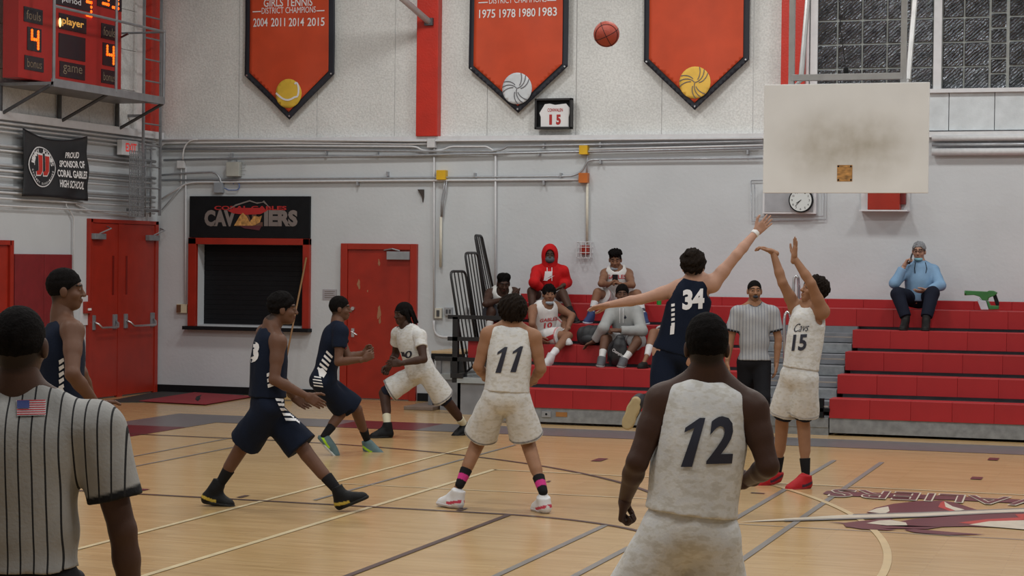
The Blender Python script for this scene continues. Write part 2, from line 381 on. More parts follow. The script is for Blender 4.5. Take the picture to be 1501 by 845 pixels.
for a, b in zip(seams[:-1], seams[1:]):
    MB().box(a+.006, b-.006, W+.045, W+.07, ZL+.03, 8.2).build('wall_panel', m_wall2, wall_up)
sx = [xw0, WB(1391,160)[0], WB(1458,160)[0], .2, 1.7, 3.2, 5]
for a, b in zip(sx[:-1], sx[1:]):
    MB().box(a+.005, b-.005, W-.005, W+.07, ZL+.05, zw0-.03).build('wall_panel', mk('pale_panel_paint', (.60,.65,.69), .6, var=.1, scale=7, bump=.2), wall_up)
struct(MB().box(XL, 7, W-.06, W+.1, ZL-.04, ZL+.03).build('trim_1', m_white))
struct(MB().box(xw0-.05, 7, W-.06, W+.1, zw0-.05, zw0+.0).build('trim_2', m_white))
# window: frame, glass blocks one by one
win = empty('window_1', (xw0, W, zw0)); struct(win)
xm0, xm1 = WB(1369,60)[0], WB(1380.5,60)[0]
MB().box(xw0-.03, xw0+.06, W-.02, W+.14, zw0, 8.2).box(xw0-.12, xw0-.05, W-.02, W+.14, zw0-.3, 8.2).build('window_frame', m_white, win)
MB().box(xm0, xm1, W-.02, W+.14, zw0, 8.2).build('window_mullion', m_white, win)
MB().box(xw0, 6, W+.040, W+.14, zw0, 8.2).build('block_mortar', mk('pale_mortar', (.34,.36,.35), .8), win)
me_cache = {}
def block(cx, cz, w, h):
    key = (round(w,3), round(h,3))
    if key not in me_cache:
        o = MB().obox((0,0,0), (w/2-.009,0,0), (0,.045,0), (0,0,h/2-.009)).build('glass_block', m_glass, None, bevel=.012)
        me_cache[key] = o.data; ORG.pop(o.name); bpy.data.objects.remove(o)
    o = bpy.data.objects.new('glass_block', me_cache[key]); COL.objects.link(o); o.parent = win
    o.location = (cx-xw0, .065, cz-h/2-zw0)
colsL = [WB(x, 60)[0] for x in (1195, 1227, 1263.5, 1300, 1335, 1368)]
colsR = [WB(x, 60)[0] for x in (1381, 1413, 1450.5)]
nar = [WB(x, 60)[0] for x in (1451.5, 1476)]
rows_z = [zw0+.005] + [WB(1330, y)[2] for y in (98, 62, 26.5)]
d = rows_z[3]-rows_z[2]; rows_z += [rows_z[3]+d*i for i in range(1, 6)]
for z0, z1 in zip(rows_z[:-1], rows_z[1:]):
    for cs in (colsL, colsR, [nar[1]+.02, nar[1]+.32, nar[1]+.62, nar[1]+.92, nar[1]+1.22]):
        for a, b in zip(cs[:-1], cs[1:]): block((a+b)/2, (z0+z1)/2, b-a, z1-z0)
dz = d*.62; z = zw0+.005
while z < 6.2:
    block(sum(nar)/2, z+dz/2, nar[1]-nar[0], dz); z += dz
# pilasters
x0, x1 = WB(614, 100)[0], WB(645.5, 100)[0]
struct(MB().box(x0, x1, W-.10, W+.05, ZL+.03, 8.2).build('trim_3', m_redp, bevel=.01))
x0, x1 = WB(1147, 60)[0], WB(1182, 60)[0]
struct(MB().box(x0, x1, W-.10, W+.05, ZL+.03, 8.2).build('trim_4', m_redp, bevel=.01))
struct(MB().box(XL-.02, XL+.08, WL(214,80)[1], W-.02, ZL+.03, 8.2).build('trim_5', m_redp, bevel=.01))
struct(MB().box(XL, WB(501,585)[0], W-.02, W+.02, 0, .11).box(WB(612,585)[0], 7, W-.02, W+.02, 0, .11).build('baseboard_back', m_black))
# ------------------------------------------------------------------ left wall
wall_left = struct(MB().box(XL-.3, XL, -1, W+.3, 0, ZL+.1).build('wall_left', m_wall))
wl2 = struct(MB().box(XL-.3, XL-.03, -1, W+.3, ZL+.1, 8.2).build('wall_left_upper', mk('wall_joint', (.5,.5,.5), .9)))
zz = ZL+.1
while zz < 8:
    for k, (a, b) in enumerate([(12,15),(15,18),(18,20.4),(20.4,22.2),(22.2,23.7),(23.7,25.0)]):
        MB().box(XL-.05, XL+.005, a+.004, b-.004, zz+.004, zz+.556).build('wall_panel', m_wall2, wl2)
    zz += .56
struct(MB().box(XL-.02, XL+.012, -1, WL(127,588)[1], 0, .11).build('baseboard_left', m_black))

# ------------------------------------------------------------------ conduits on the walls (parts of the walls)
def wpipe(pts, r, mat, off=.05):
    MB().tube([WB(x, y, off) for x, y in pts], r, 8).build('conduit', mat, wall_back, smooth=True)
def bend(p, c, q, n=6): return [tuple(a) for a in arc(np.array(p, float), np.array(q, float), n, np.array(c, float))]
wpipe([(238,206),(330,204.5),(600,207),(1118,203)], .013, m_pipew, .075)
wpipe(bend((236,216),(240,205),(266,207.5))+[(420,210),(600,211.5),(634,211)], .012, m_pipew)
wpipe([(236,217),(420,214)]+bend((600,215),(609,215),(613,217))+bend((616,219),(622,222),(640,221))+bend((645,220.5),(650,220),(658,216))+[(664,215),(706,215)]+bend((712,215),(718,217),(724,222)), .014, m_pipew)
wpipe([(236,219),(420,219),(620,222),(722,222)]+bend((728,221),(738,220),(744,214.5))+[(880,212),(1118,207)], .014, m_steel, .07)
wpipe([(240,235),(420,231),(600,228),(850,222.5),(1118,217)], .017, m_steel, .06)
wpipe([(864,219.5),(1118,213)], .014, m_pipew, .07)
wpipe(bend((268,234),(267,204),(290,204.5),8), .012, m_pipew, .09)
wpipe([(236,257),(270,254)]+bend((308,252.5),(322,252),(325,272),8), .015, m_steel, .06)
wpipe([(236,264.5),(420,262.5),(600,261),(830,258.5)]+bend((838,258),(852,255),(857,244),7)+bend((859,240),(862,234.5),(872,234.5))+[(1000,233),(1118,232)], .014, m_steel)
wpipe([(237,292),(262,276)]+bend((270,271),(278,267.5),(290,267.5))+[(420,266.5),(600,265),(852,263.5)], .014, m_pipew)
wpipe([(237,308),(268,272)], .008, m_steel)
for x, y0, y1, r, m in [(265.5,246,274,.010,m_pipew),(272,246,448,.012,m_pipew),(636,216,468,.013,m_pipew),(726,222,443,.014,m_pipew),(860.5,226,254,.010,m_steel),(860.5,268,358,.019,m_pipeb),(646,318,392,.020,m_pipeb)]:
    wpipe([(x+.3,y0),(x,y1)], r, m, .04)
wpipe([(652,263),(650,280),(647,296),(646.5,318)], .010, m_steel, .05); wpipe([(655,263),(653,282),(650,296),(648.5,318)], .010, m_steel, .05)
wpipe([(636,470)]+bend((636,478),(636,494),(650,494.5),8)+[(668,495)], .017, m_pipew, .05)
wpipe([(1366,203),(1600,201)], .036, m_pipew, .07); wpipe([(1366,212.5),(1600,211)], .022, m_steel, .06); wpipe([(1366,223),(1600,221.5)], .046, m_pipew, .08)
wpipe([(1101,265),(1140,264),(1211,263),(1211,322),(1102,324),(1101,265)], .006, m_steel, .03)
wpipe([(1106,270),(1106,318),(1207,317),(1207,268)], .005, m_steel, .03)
for x, y in [(339,228),(478,224),(553,226),(797,214),(880,212),(790,225),(696,257),(822,257),(880,237),(1096,223),(568,255),(524,269),(797,268),(345,238)]:
    p = WB(x, y, .05); MB().box(p[0]-.012, p[0]+.012, p[1]-.02, p[1]+.05, p[2]-.03, p[2]+.03).build('conduit_clamp', m_steel, wall_back)
m_lpipe = mk('weathered_conduit', (.40,.41,.43), .5, metal=.2, var=.1)
def lpipe(z, y0, y1, r, mat, off=.06):
    MB().tube([(XL+off, y0, z), (XL+off, y1, z)], r, 8).build('conduit', mat, wall_left, smooth=True)
for z, r, m in [(3.67,.02,m_pipew),(3.60,.016,m_pipew),(3.545,.014,m_pipew),(3.49,.012,m_pipew),(3.315,.022,m_lpipe),(3.255,.014,m_pipew),(3.075,.022,m_lpipe),(3.005,.016,m_pipew),(2.93,.014,m_pipew),(2.80,.022,m_lpipe),(2.735,.014,m_pipew),(2.66,.014,m_pipew),(2.57,.012,m_pipew)]:
    lpipe(z, 19.5, 25.45, r, m)
struct(MB().box(XL-.02, XL+.10, 19.5, W, ZL+.02, ZL+.12).build('trim_6', m_white))
for pts in [[(97,292),(97,302),(104,312),(108,320),(108,340),(107,480)],[(106,288),(112,300),(135,310),(200,318)]]:
    MB().tube([WL(x, y, .04) for x, y in pts], .010, 8).build('conduit', m_pipew, wall_left, smooth=True)
# pipe bundle turning into the corner
for y, z in [(24.95,3.55),(25.15,3.55),(25.3,3.5)]:
    MB().tube([(XL+.07, y, z), (XL+.07, y, 2.52)], .013, 8).build('conduit', m_gsteel, wall_left, smooth=True)

# ------------------------------------------------------------------ small fixtures
def wbox(name, rect, th, mat, label, cat, off=0., bevel=.004, group=None):
    x0, x1, z0, z1 = RB(*rect)
    return tag(MB().box(x0, x1, W-off-th, W-off, z0, z1).build(name, mat, None, bevel=bevel), label, cat, group)
m_yel = mk('yellow_box_paint', (.70,.42,.012), .45); m_org = mk('orange_box_paint', (.52,.14,.02), .45)
wbox('junction_box', (643,250,656.5,264), .10, m_yel, 'yellow junction box on the conduit above the leaning rails', 'junction box')
wbox('junction_box', (852,214,864,227), .11, m_yel, 'yellow junction box directly above the orange junction box', 'junction box')
wbox('junction_box', (851,254,864,268.5), .10, m_org, 'orange junction box on the conduit below a yellow one', 'junction box')
wbox('junction_box', (629.5,204,641,217), .10, m_pipew, 'white junction box under the red pilaster', 'junction box')
b = wbox('control_box', (337,238,355,259), .12, mk('grey_green_box', (.42,.43,.40), .5), 'grey control box with loose wires above the black sign', 'control box')
for k in range(5):
    for s_ in (-1, 1):
        y = 240+3.6*k; x = 346
        MB().tube([WB(x, y, .06), WB(x+s_*(14+2*math.sin(3*k)), y+1.5*math.sin(5*k+s_), .05)], .004, 5).build('wire', m_steel, b)
b = wbox('outlet_box', (317,268,329,283), .08, mk('blue_grey_box', (.28,.31,.35), .5), 'blue grey outlet box at the end of a bent conduit above the black sign', 'junction box')
MB().tube([WB(329,276,.03), WB(335,279,.04), WB(341,279,.04)]+[WB(346+5*math.cos(t), 273+6*math.sin(t), .04) for t in np.linspace(1.6, -2.6, 12)], .008, 6).build('cable', mk('blue_cable', (.10,.16,.36), .5), b)
wbox('junction_box', (263,236,273,247), .08, m_pipew, 'small white junction box beside the wall corner, over the white conduit', 'junction box')
b = wbox('light_switch', (261,446,276,459), .05, mk('beige_plate', (.60,.54,.38), .5), 'beige switch box at the foot of the white conduit by the counter', 'switch')
x0, x1, z0, z1 = RB(261.5,447,267.5,458); MB().box(x0, x1, W-.06, W-.045, z0, z1).build('switch_plate', mk('brown_plate', (.13,.06,.03), .5), b)
b = wbox('light_switch', (639,452,649,467), .05, mk('ivory_plate', (.62,.60,.52), .5), 'ivory switch box on the pipe beside the red door', 'switch')
x0, x1, z0, z1 = RB(642,455,646,464); MB().box(x0, x1, W-.065, W-.045, z0, z1).build('rocker', m_dsteel, b)
for x, t in ((653,'left'),(684,'right')):
    b = wbox('outlet', (x,451,x+11,463), .05, m_steel, 'steel power outlet on the wall '+('beside the ivory switch box' if t == 'left' else 'behind the leaning black rails'), 'outlet')
    for q in (2.5, 7):
        xa, xb, za, zb = RB(x+q,454,x+q+2.5,460); MB().box(xa, xb, W-.056, W-.045, za, zb).build('socket', m_dsteel, b)
b = wbox('wall_notice', (473,424.5,494,440), .006, mk('grey_paper', (.36,.35,.38), .7), 'small grey paper notice on the wall beside the red door', 'notice', bevel=0)
for k in range(4):
    xa, xb, za, zb = RB(476,427+3*k,491-2*(k%2),428+3*k); MB().box(xa, xb, W-.008, W-.005, za, zb).build('print_line', m_grey_print, b)
p = [WB(613,278),WB(622,278),WB(622,289),WB(620.5,297),WB(619.5,289)]
tag(MB().prism(p, (0,-.03,0)).build('wall_bracket', mk('rusty_bracket', (.05,.04,.035), .8)), 'dark wedge shaped bracket stub on the wall above the red door', 'bracket')

# fire alarm in clear guard
al = empty('fire_alarm', WB(858,378)); tag(al, 'red fire alarm bell under a clear plastic guard at the end of the beige conduit', 'alarm')
x0, x1, z0, z1 = RB(852,360,865,373); MB().box(x0, x1, W-.08, W, z0, z1).build('alarm_body', m_red, al, bevel=.015)
x0, x1, z0, z1 = RB(848.5,355,869,378.5)
for a in range(4):
    xx = x0+(x1-x0)*a/3; MB().tube([(xx,W-.01,z0),(xx,W-.12,z0+.01),(xx,W-.12,z1-.01),(xx,W-.01,z1)], .005, 6).build('guard_wire', m_pipew, al)
    zz = z0+(z1-z0)*a/3; MB().tube([(x0,W-.01,zz),(x0+.01,W-.12,zz),(x1-.01,W-.12,zz),(x1,W-.01,zz)], .005, 6).build('guard_wire', m_pipew, al)
# clock with panel
ck = empty('wall_clock', WB(1160,313)); tag(ck, 'round black rimmed clock on a grey panel box under the backboard', 'clock')
x0, x1, z0, z1 = RB(1120,276,1198,314); MB().box(x0, x1, W-.10, W, z0, z1).build('clock_panel', m_white, ck, bevel=.006)
x0, x1, z0, z1 = RB(1123,279,1194,311); MB().box(x0, x1, W-.105, W-.09, z0, z1).build('panel_face', mk('grey_panel', (.36,.37,.40), .55), ck)
cc = WB(1174.5,294, .12); R_ = .157
def disc(c, r, y0, y1, n=40): return MB().tube([(c[0], y0, c[2]), (c[0], y1, c[2])], r, n)
disc(cc, R_, W-.16, W-.10).build('clock_rim', m_black, ck, smooth=False)
disc(cc, R_-.016, W-.168, W-.15).build('clock_face', mk('clock_dial', (.66,.70,.70), .35, var=.02), ck)
for h in range(1, 13):
    a = math.radians(90-30*h); c = np.array([cc[0]+.112*math.cos(a), W-.1695, cc[2]+.112*math.sin(a)])
    w = .018 if h < 10 else .03
    text_on('numeral', str(h), c-np.array([w/2,0,.013]), (w,0,0), (0,0,.026), m_black, ck)
for ang, L, w in ((90-235,.075,.007),(90-222,.115,.005)):
    a = math.radians(ang); dv = np.array([math.cos(a),0,math.sin(a)]); nn = np.array([-dv[2],0,dv[0]])
    MB().obox(np.array([cc[0],W-.172,cc[2]])+dv*L/2*.8, dv*L/2, (0,.0015,0), nn*w/2).build('clock_hand', m_black, ck)
# red horn speaker box
sp = empty('wall_speaker', WB(1297,311)); tag(sp, 'red metal speaker box on a white shelf plate beside the clock', 'speaker')
x0, x1, z0, z1 = RB(1263,268,1334,310); MB().box(x0, x1, W-.04, W, z0, z1).build('back_plate', m_white, sp)
x0, x1, z0, z1 = RB(1263,308.5,1333,310.5); MB().box(x0, x1, W-.22, W, z0, z1).build('shelf', m_white, sp)
x0, x1, z0, z1 = RB(1272,272,1319,308, .2); MB().box(x0, x1, W-.22, W-.02, z0, z1).build('housing', m_red, sp, bevel=.01)
x0, x1, z0, z1 = RB(1319,280,1328,300, .1); MB().box(x0, x1, W-.14, W-.04, z0, z1).build('side_knob', mk('dark_red_plastic', (.16,.012,.012), .5), sp, bevel=.01)

# ------------------------------------------------------------------ banners
def banner(label, L, Rr, yl, yr, tip, bw, lines, ball, seed):
    """pennant hung on the upper wall: L/R edge pixels, corner heights, tip -> built in wall metres"""
    top = 5.9
    xl, xr = WB(L, yl)[0], WB(Rr, yr)[0]; zc = (WB(L, yl)[2]+WB(Rr, yr)[2])/2; t = WB(*tip)
    rnd = random.Random(seed); ph = [rnd.uniform(0, 6) for _ in range(3)]
    Yb = W-.05
    def wave(x, z, o=0.):
        u = (x-xl)/(xr-xl)
        return Yb-o+.018*math.sin(5.2*u+1.6*z+ph[0])*(0.35+.65*math.sin(math.pi*min(max(u,0),1)))+.008*math.sin(11*u-3*z+ph[1])
    root = empty('pennant_banner', ((xl+xr)/2, Yb, t[2])); tag(root, label, 'banner', None)
    def sheet(name, poly, mat, o, th=.006):
        V, Q = grid_cut(poly, [tuple(range(len(poly)))], .05)
        P = [(x, wave(x, z, o), z) for x, z in V]; n = len(P)
        # closed thin cloth: back sheet + rim
        bm = bmesh.new(); a = [bm.verts.new(p) for p in P]
        for q in Q:
            try: bm.faces.new([a[i] for i in q])
            except ValueError: pass
        bmesh.ops.recalc_face_normals(bm, faces=bm.faces[:])
        r = bmesh.ops.solidify(bm, geom=bm.faces[:], thickness=th)
        me = bpy.data.meshes.new(name); bmesh.ops.translate(bm, verts=bm.verts[:], vec=[-c for c in ORG[root.name]]); bm.to_mesh(me); bm.free()
        me.polygons.foreach_set('use_smooth', [True]*len(me.polygons))
        return link(name, me, root, None, mat)
    sheet('border', [(xl,top),(xl,zc),(t[0],t[2]),(xr,zc),(xr,top)], m_navyb, 0)
    b = bw
    sheet('field', [(xl+b,top-b),(xl+b,zc+b*.45),(t[0],t[2]+b*1.25),(xr-b,zc+b*.45),(xr-b,top-b)], m_orange, .020)
    fn = lambda o: (lambda p: (p[0], wave(p[0], p[2], o), p[2]))
    for s, rect, bold in lines:
        a = WB(rect[0], rect[3]); c = WB(rect[2], rect[3]); u = WB(rect[0], rect[1])
        a[2] = c[2] = (a[2]+c[2])/2; u[0] = a[0]
        text_on('lettering', s, a, c-a, np.array([0,0,WB((rect[0]+rect[2])/2, rect[1])[2]-WB((rect[0]+rect[2])/2, rect[3])[2]]), m_print, root, bold=bold, fn=fn(.034))
    for g in [(xl+.04,zc),(xr-.04,zc),(t[0],t[2]+.05)]:
        MB().tube([(g[0], Yb-.008, g[1]), (g[0], Yb-.026, g[1])], .012, 10).build('grommet', m_chrome, root)
    c = WB(ball[0], ball[1]); r = ball[2]*(WB(ball[0]+1, ball[1])[0]-c[0]); V = [(c[0]+r*math.cos(a), c[2]+r*math.sin(a)) for a in np.linspace(0, 2*math.pi, 33)[:-1]]
    pb = sheet('ball_print', V, ball[3], .032, .003)
    def strip(pts, w, mat):
        Vs = []
        for i, p in enumerate(pts):
            q0 = np.array(pts[max(i-1,0)]); q1 = np.array(pts[min(i+1,len(pts)-1)]); d = nrm(q1-q0); n = np.array([-d[1], d[0]])*w/2
            for sg in (-1, 1):
                e = np.array(p)+n*sg; Vs.append((e[0], wave(e[0], e[1], .042), e[1]))
        flat('ball_seam', Vs, [(2*i,2*i+1,2*i+3,2*i+2) for i in range(len(pts)-1)], mat, pb)
    if ball[4] == 'tennis':
        strip([(c[0]-r*.95+r*1.9*s, c[2]+r*(.05-.45*math.sin(3.4*s)-.1*s)) for s in np.linspace(0, .75, 12)]+[(c[0]+r*(.62+.18*math.cos(a)), c[2]+r*(.22+.5*math.sin(a))) for a in np.linspace(-1.1, 2.2, 10)], r*.13, m_print)
    else:
        dark = mk('ball_seam_ink', (.12,.12,.14), .6)
        for k in range(3):
            a0 = 2*math.pi*k/3+.5
            for q in (-.28, 0, .28):
                pts = []
                for s in np.linspace(.02 if q == 0 else .25, 1, 9):
                    a = a0+q*1.6*(1-.25*s)+.75*s-.3
                    pts.append((c[0]+r*s*math.cos(a), c[2]+r*s*math.sin(a)))
                strip(pts, r*.05, dark)
m_tball = mk('tennis_yellow', (.72,.48,.05), .6); m_vball = mk('volleyball_white', (.62,.66,.70), .6); m_wball = mk('waterpolo_yellow', (.80,.50,.08), .6)
banner('orange pennant banner with tennis ball and four years, girls tennis', 361, 492, 112, 108, (427,176), .085,
       [('GIRLS TENNIS', (391,-1,461,10.5), .012), ('DISTRICT CHAMPIONS', (388,11.5,466,20.5), .0), ('_', (374,17.5,387,19), .02), ('_', (467,16,479,17.5), .02), ('2004', (375,27.8,397,40.3), .012), ('2011', (402,27.5,422,40), .012), ('2014', (427,27.2,449,39.6), .012), ('2015', (454,26.8,479,39.2), .012)], (427,138,19.5,m_tball,'tennis'), 1)
banner('orange pennant banner with white volleyball and four years above it', 689, 834, 103, 96, (761,166), .075,
       [('DISTRICT CHAMPIONS', (720,-3,804,5.5), .0), ('_', (704,4,718,5.5), .02), ('_', (805,1,818,2.5), .02), ('1975', (705,15,729,27.5), .012), ('1978', (735,14.5,758.5,27), .012), ('1980', (764,13.5,788,26), .012), ('1983', (793,12,819,24.8), .012)], (760.5,130.5,22,m_vball,'volley'), 2)
banner('plain orange pennant banner with yellow ball at its tip', 945, 1099, 93, 86, (1020,162), .075, [], (1021,122,23,m_wball,'volley'), 3)

# framed jersey
fr = empty('framed_jersey', WB(814,190)); tag(fr, 'white jersey number 15 in a black shadow box frame between two pennants', 'framed jersey')
x0, x1, z0, z1 = RB(787,145,841,190); Yf = W-.02
MB().box(x0, x1, Yf-.03, Yf, z0, z1).build('back_board', m_black, fr)
t = .028
MB().box(x0, x1, Yf-.09, Yf-.02, z1-t, z1).box(x0, x1, Yf-.09, Yf-.02, z0, z0+t).box(x0, x0+t, Yf-.09, Yf-.02, z0, z1).box(x1-t, x1, Yf-.09, Yf-.02, z0, z1).build('frame', m_blackp, fr, bevel=.004)
jp = [(793,186),(793,172),(791,166),(799,153),(806,152),(814,154),(822,153),(830,152),(837,160),(834,172),(834,186)]
js = MB().prism([WB(x, y, .05) for x, y in jp], (0,-.015,0)).build('jersey', m_print, fr, bevel=.004)
def wtext(s, x0, y0, x1, y1, off, mat, parent, bold=0.):
    a = WB(x0, y1, off); text_on('lettering', s, a, (WB(x1, y1, off)[0]-a[0],0,0), (0,0,WB(x0, y0, off)[2]-a[2]), mat, parent, bold)
wtext('CONWALEN', 802.5, 159, 825, 164, .068, m_red_print, js, .02)
wtext('1', 805, 168, 809, 183, .068, m_red_print, js, .05); wtext('5', 815, 168, 822, 183, .068, m_red_print, js, .05)

# ------------------------------------------------------------------ counter with sign
cs = empty('concession_window', WB(367,482)); tag(cs, 'counter opening with red frame and closed black roll shutter', 'window')
x0, x1, z0, z1 = RB(278.5,349.5,456,480)
MB().box(x0, ox0, W-.07, W, z0, z1).box(ox1, x1, W-.07, W, z0, z1).box(x0, x1, W-.07, W, oz1, z1).build('frame', m_red, cs, bevel=.006)
MB().box(x0-.05, x1+.02, W-.14, W+.2, z0-.05, z0).build('counter_sill', m_black, cs, bevel=.006)
MB().box(ox0, ox1, W+.19, W+.21, z0, z0+.03).build('shutter_rail', m_gsteel, cs)
zz = z0+.03
while zz < oz1:
    MB().box(ox0, ox1, W+.195, W+.215, zz, min(zz+.068, oz1)).build('shutter_slat', m_black, cs, bevel=.002); zz += .0700
MB().box(ox0, ox1, W+.22, W+.25, oz0, oz1).build('shutter_backing', m_black, cs)
sg = empty('sign_board', WB(367,349)); tag(sg, 'black sign board lettered in grey and red above the counter opening', 'sign')
x0, x1, z0, z1 = RB(280,288,456,349); MB().box(x0, x1, W-.05, W, z0, z1).build('board', m_black, sg, bevel=.004)
o_ = .055
wtext('CAV', 299.5, 308, 345, 332, o_, m_grey_print, sg, .06); wtext('IERS', 387, 308, 436, 332, o_, m_grey_print, sg, .06)
wtext('AL', 346, 308, 385, 332, o_-.001, mk('brown_print', (.13,.06,.04), .6), sg, .06)
wtext('CORAL GABLES', 314, 302, 420, 308, o_+.002, m_red_print, sg, .03)
def wpoly(name, pts, off, mat, parent): flat(name, [WB(x, y, off) for x, y in pts], [tuple(range(len(pts)))], mat, parent)
wpoly('rider_emblem', [(343,331),(352,316),(356,312),(362,318),(366,326),(372,317),(380,318),(384,316),(381,326),(372,331)], o_+.004, m_gold, sg)
wpoly('rider_emblem', [(333,309),(345,305),(384,305),(392,309),(382,314),(360,315),(342,313)], o_+.003, m_red_print, sg)
wpoly('rider_emblem', [(332,309),(345,300),(366,293.5),(376,297),(384,296.5),(387,294),(396,305),(386,297),(377,299),(366,295.5),(346,302)], o_+.005, m_grey_print, sg)
wpoly('rider_emblem', [(350,331),(384,331),(380,338),(366,336),(358,335)], o_+.003, mk('dark_red_print', (.10,.02,.03), .6), sg)
# broom leaning on the wall by the counter
bm_ = empty('broom', onz(408,590)); tag(bm_, 'wooden broom handle leaning on the wall beside the counter', 'broom')
bt = WB(449,378,.09); bb = np.array(ony(410,574,W-.75)); bb[2] = .12
MB().tube([bt, bb], .013, 8).build('handle', mk('varnished_stick', (.28,.15,.06), .5, stretch=(1,1,.1)), bm_, smooth=True)
hd = nrm(bb-bt)
MB().prism([bb+hd*.0+np.array([-.16,0,0]), bb+np.array([.16,0,0]), bb+hd*.11+np.array([.19,0,0]), bb+hd*.11+np.array([-.19,0,0])], (0,.05,0)).build('broom_head', mk('straw', (.40,.26,.10), .8), bm_)

# ------------------------------------------------------------------ doors
def rdoor():
    d = empty('door_1', WB(556,588)); struct(d)
    x0, x1, z0, z1 = RB(500.6,357.5,612,588); z0 = 0; t = .10
    MB().box(x0, x0+t, W-.06, W+.02, z0, z1).box(x1-t, x1, W-.06, W+.02, z0, z1).box(x0+t, x1-t, W-.06, W+.02, z1-t*.85, z1).build('door_frame', m_red, d, bevel=.008)
    lf = MB().box(x0+t+.004, x1-t-.004, W-.03, W+.02, .015, z1-t*.85-.004).build('door_leaf', mk('scuffed_red_paint', (.32,.019,.008), .45, var=.16, scale=4, bump=.1), d)
    a, b, c, e = RB(570,369,603,381); MB().box(a, b, W-.09, W-.03, c, e).build('door_closer', mk('closer_grey', (.33,.35,.38), .4, metal=.3), d, bevel=.006)
    MB().tube([WB(586,368,.07), WB(575,365,.10), WB(563,367,.05)], .010, 6).build('closer_arm', m_gsteel, d)
    h = WB(517.5,488,.03); MB().obox(h+np.array([0,-.005,0]), (.022,0,0), (0,.008,0), (0,0,.06)).tube([h+np.array([0,-.01,.02]), h+np.array([0,-.07,.02])], .010, 8).tube([h+np.array([0,-.07,.02]), h+np.array([.09,-.07,-.03])], .011, 8).build('door_handle', m_chrome, d)
    k = WB(518,452.5,.03); MB().tube([k, k+np.array([0,-.035,0])], .026, 14).build('deadbolt', m_chrome, d)
    chip = mk('bare_paint_chip', (.36,.17,.09), .8)
    for px, py, w, h2 in [(555.5,385,.015,.045),(526,417,.022,.06),(539,427,.008,.02),(555.5,458,.025,.11),(557,470,.015,.05)]:
        p = WB(px, py, .032); n = 7; V = [(p[0]+w*math.cos(a)*(1+.4*math.sin(3*a+px)), p[1], p[2]+h2*math.sin(a)*(1+.3*math.cos(2*a+py))) for a in np.linspace(0, 2*math.pi, n*2+1)[:-1]]
        flat('paint_chip', V, [tuple(range(len(V)))], chip, lf)
rdoor()
def ddoor():
    d = empty('door_2', WL(175,580)); struct(d)
    y0, y1 = WL(127,450)[1], WL(226.5,450)[1]; z1 = 2.46; t = .09
    MB().box(XL, XL+.06, y0-.02, y0+t*.6, 0, z1).box(XL, XL+.06, y1-t, y1, 0, z1).box(XL, XL+.06, y0, y1, z1-t*.6, z1).build('door_frame', m_red, d, bevel=.006)
    ym = WL(172,450)[1]; mw = .07
    MB().box(XL, XL+.05, ym-mw, ym+mw, 0, z1-t*.6).build('door_mullion', m_red, d)
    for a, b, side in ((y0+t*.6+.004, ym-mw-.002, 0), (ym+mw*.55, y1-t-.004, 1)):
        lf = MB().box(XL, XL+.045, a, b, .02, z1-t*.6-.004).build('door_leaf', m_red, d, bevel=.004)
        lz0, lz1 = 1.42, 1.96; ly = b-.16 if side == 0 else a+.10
        MB().box(XL+.03, XL+.049, ly, ly+.05, lz0, lz1).build('door_lite', mk('dark_red_lite', (.17,.012,.008), .25), lf)  # narrow upright slit, coloured a darker red than the leaf
        zb = .99; e0, e1 = (a+.02, b-.08) if side == 0 else (a+.09, b-.06)
        MB().box(XL+.04, XL+.07, e1-.06, e1+.04, zb-.04, zb+.16).box(XL+.04, XL+.07, e0-.03, e0+.05, zb-.04, zb+.16).build('bar_mount', m_gsteel, lf, bevel=.006)
        MB().tube([(XL+.05,e0,zb+.08),(XL+.12,e0+.04,zb+.04),(XL+.15,e0+.08,zb-.01),(XL+.15,e1-.08,zb-.01),(XL+.12,e1-.03,zb+.04),(XL+.05,e1,zb+.08)], .015, 8).build('push_bar', m_chrome, lf, smooth=True)
        cy = b-.28 if side else b-.75
        MB().box(XL+.045, XL+.12, cy, cy+.30, z1-.28, z1-.20).build('door_closer', m_gsteel, lf, bevel=.01)
        MB().tube([(XL+.10,cy+.15,z1-.20),(XL+.22,cy+.25,z1-.13),(XL+.06,cy+.42,z1-.10)], .010, 6).build('closer_arm', m_gsteel, lf)
ddoor()
d3 = empty('door_3', (XL, 21.0, 0)); struct(d3)
MB().box(XL, XL+.06, 20.3, 20.42, 0, 2.14).box(XL, XL+.06, WL(10,450)[1]-.02, WL(10,450)[1]+.06, 0, 2.14).box(XL, XL+.06, 20.3, WL(10,450)[1], 2.08, 2.14).build('door_frame', m_red, d3)
MB().box(XL, XL+.03, 20.43, WL(10,450)[1]-.03, .02, 2.075).build('door_leaf', m_red, d3)
pd = empty('wall_pad', WL(58,560)); tag(pd, 'dark red padded board on the wall beside the double door', 'wall pad')
y0, y1 = WL(16,430)[1], WL(100,430)[1]
for a, b in ((y0, (y0+y1)/2-.004), ((y0+y1)/2+.004, y1)):
    MB().box(XL, XL+.06, a, b, .35, 1.97).build('pad_panel', mk('dark_red_vinyl', (.20,.014,.018), .5), pd, bevel=.012)
fe = empty('pull_station', WL(119,490)); tag(fe, 'small red and white alarm pull station between wall pad and double door', 'alarm')
y0 = WL(121,480)[1]
MB().box(XL, XL+.03, y0-.10, y0+.12, 1.02, 1.42).build('back_plate', m_white, fe, bevel=.004)
MB().box(XL+.03, XL+.09, y0-.05, y0+.09, 1.18, 1.34).build('pull_body', m_red, fe, bevel=.01)
MB().box(XL+.085, XL+.10, y0-.02, y0+.06, 1.22, 1.25).build('pull_bar', m_print, fe)
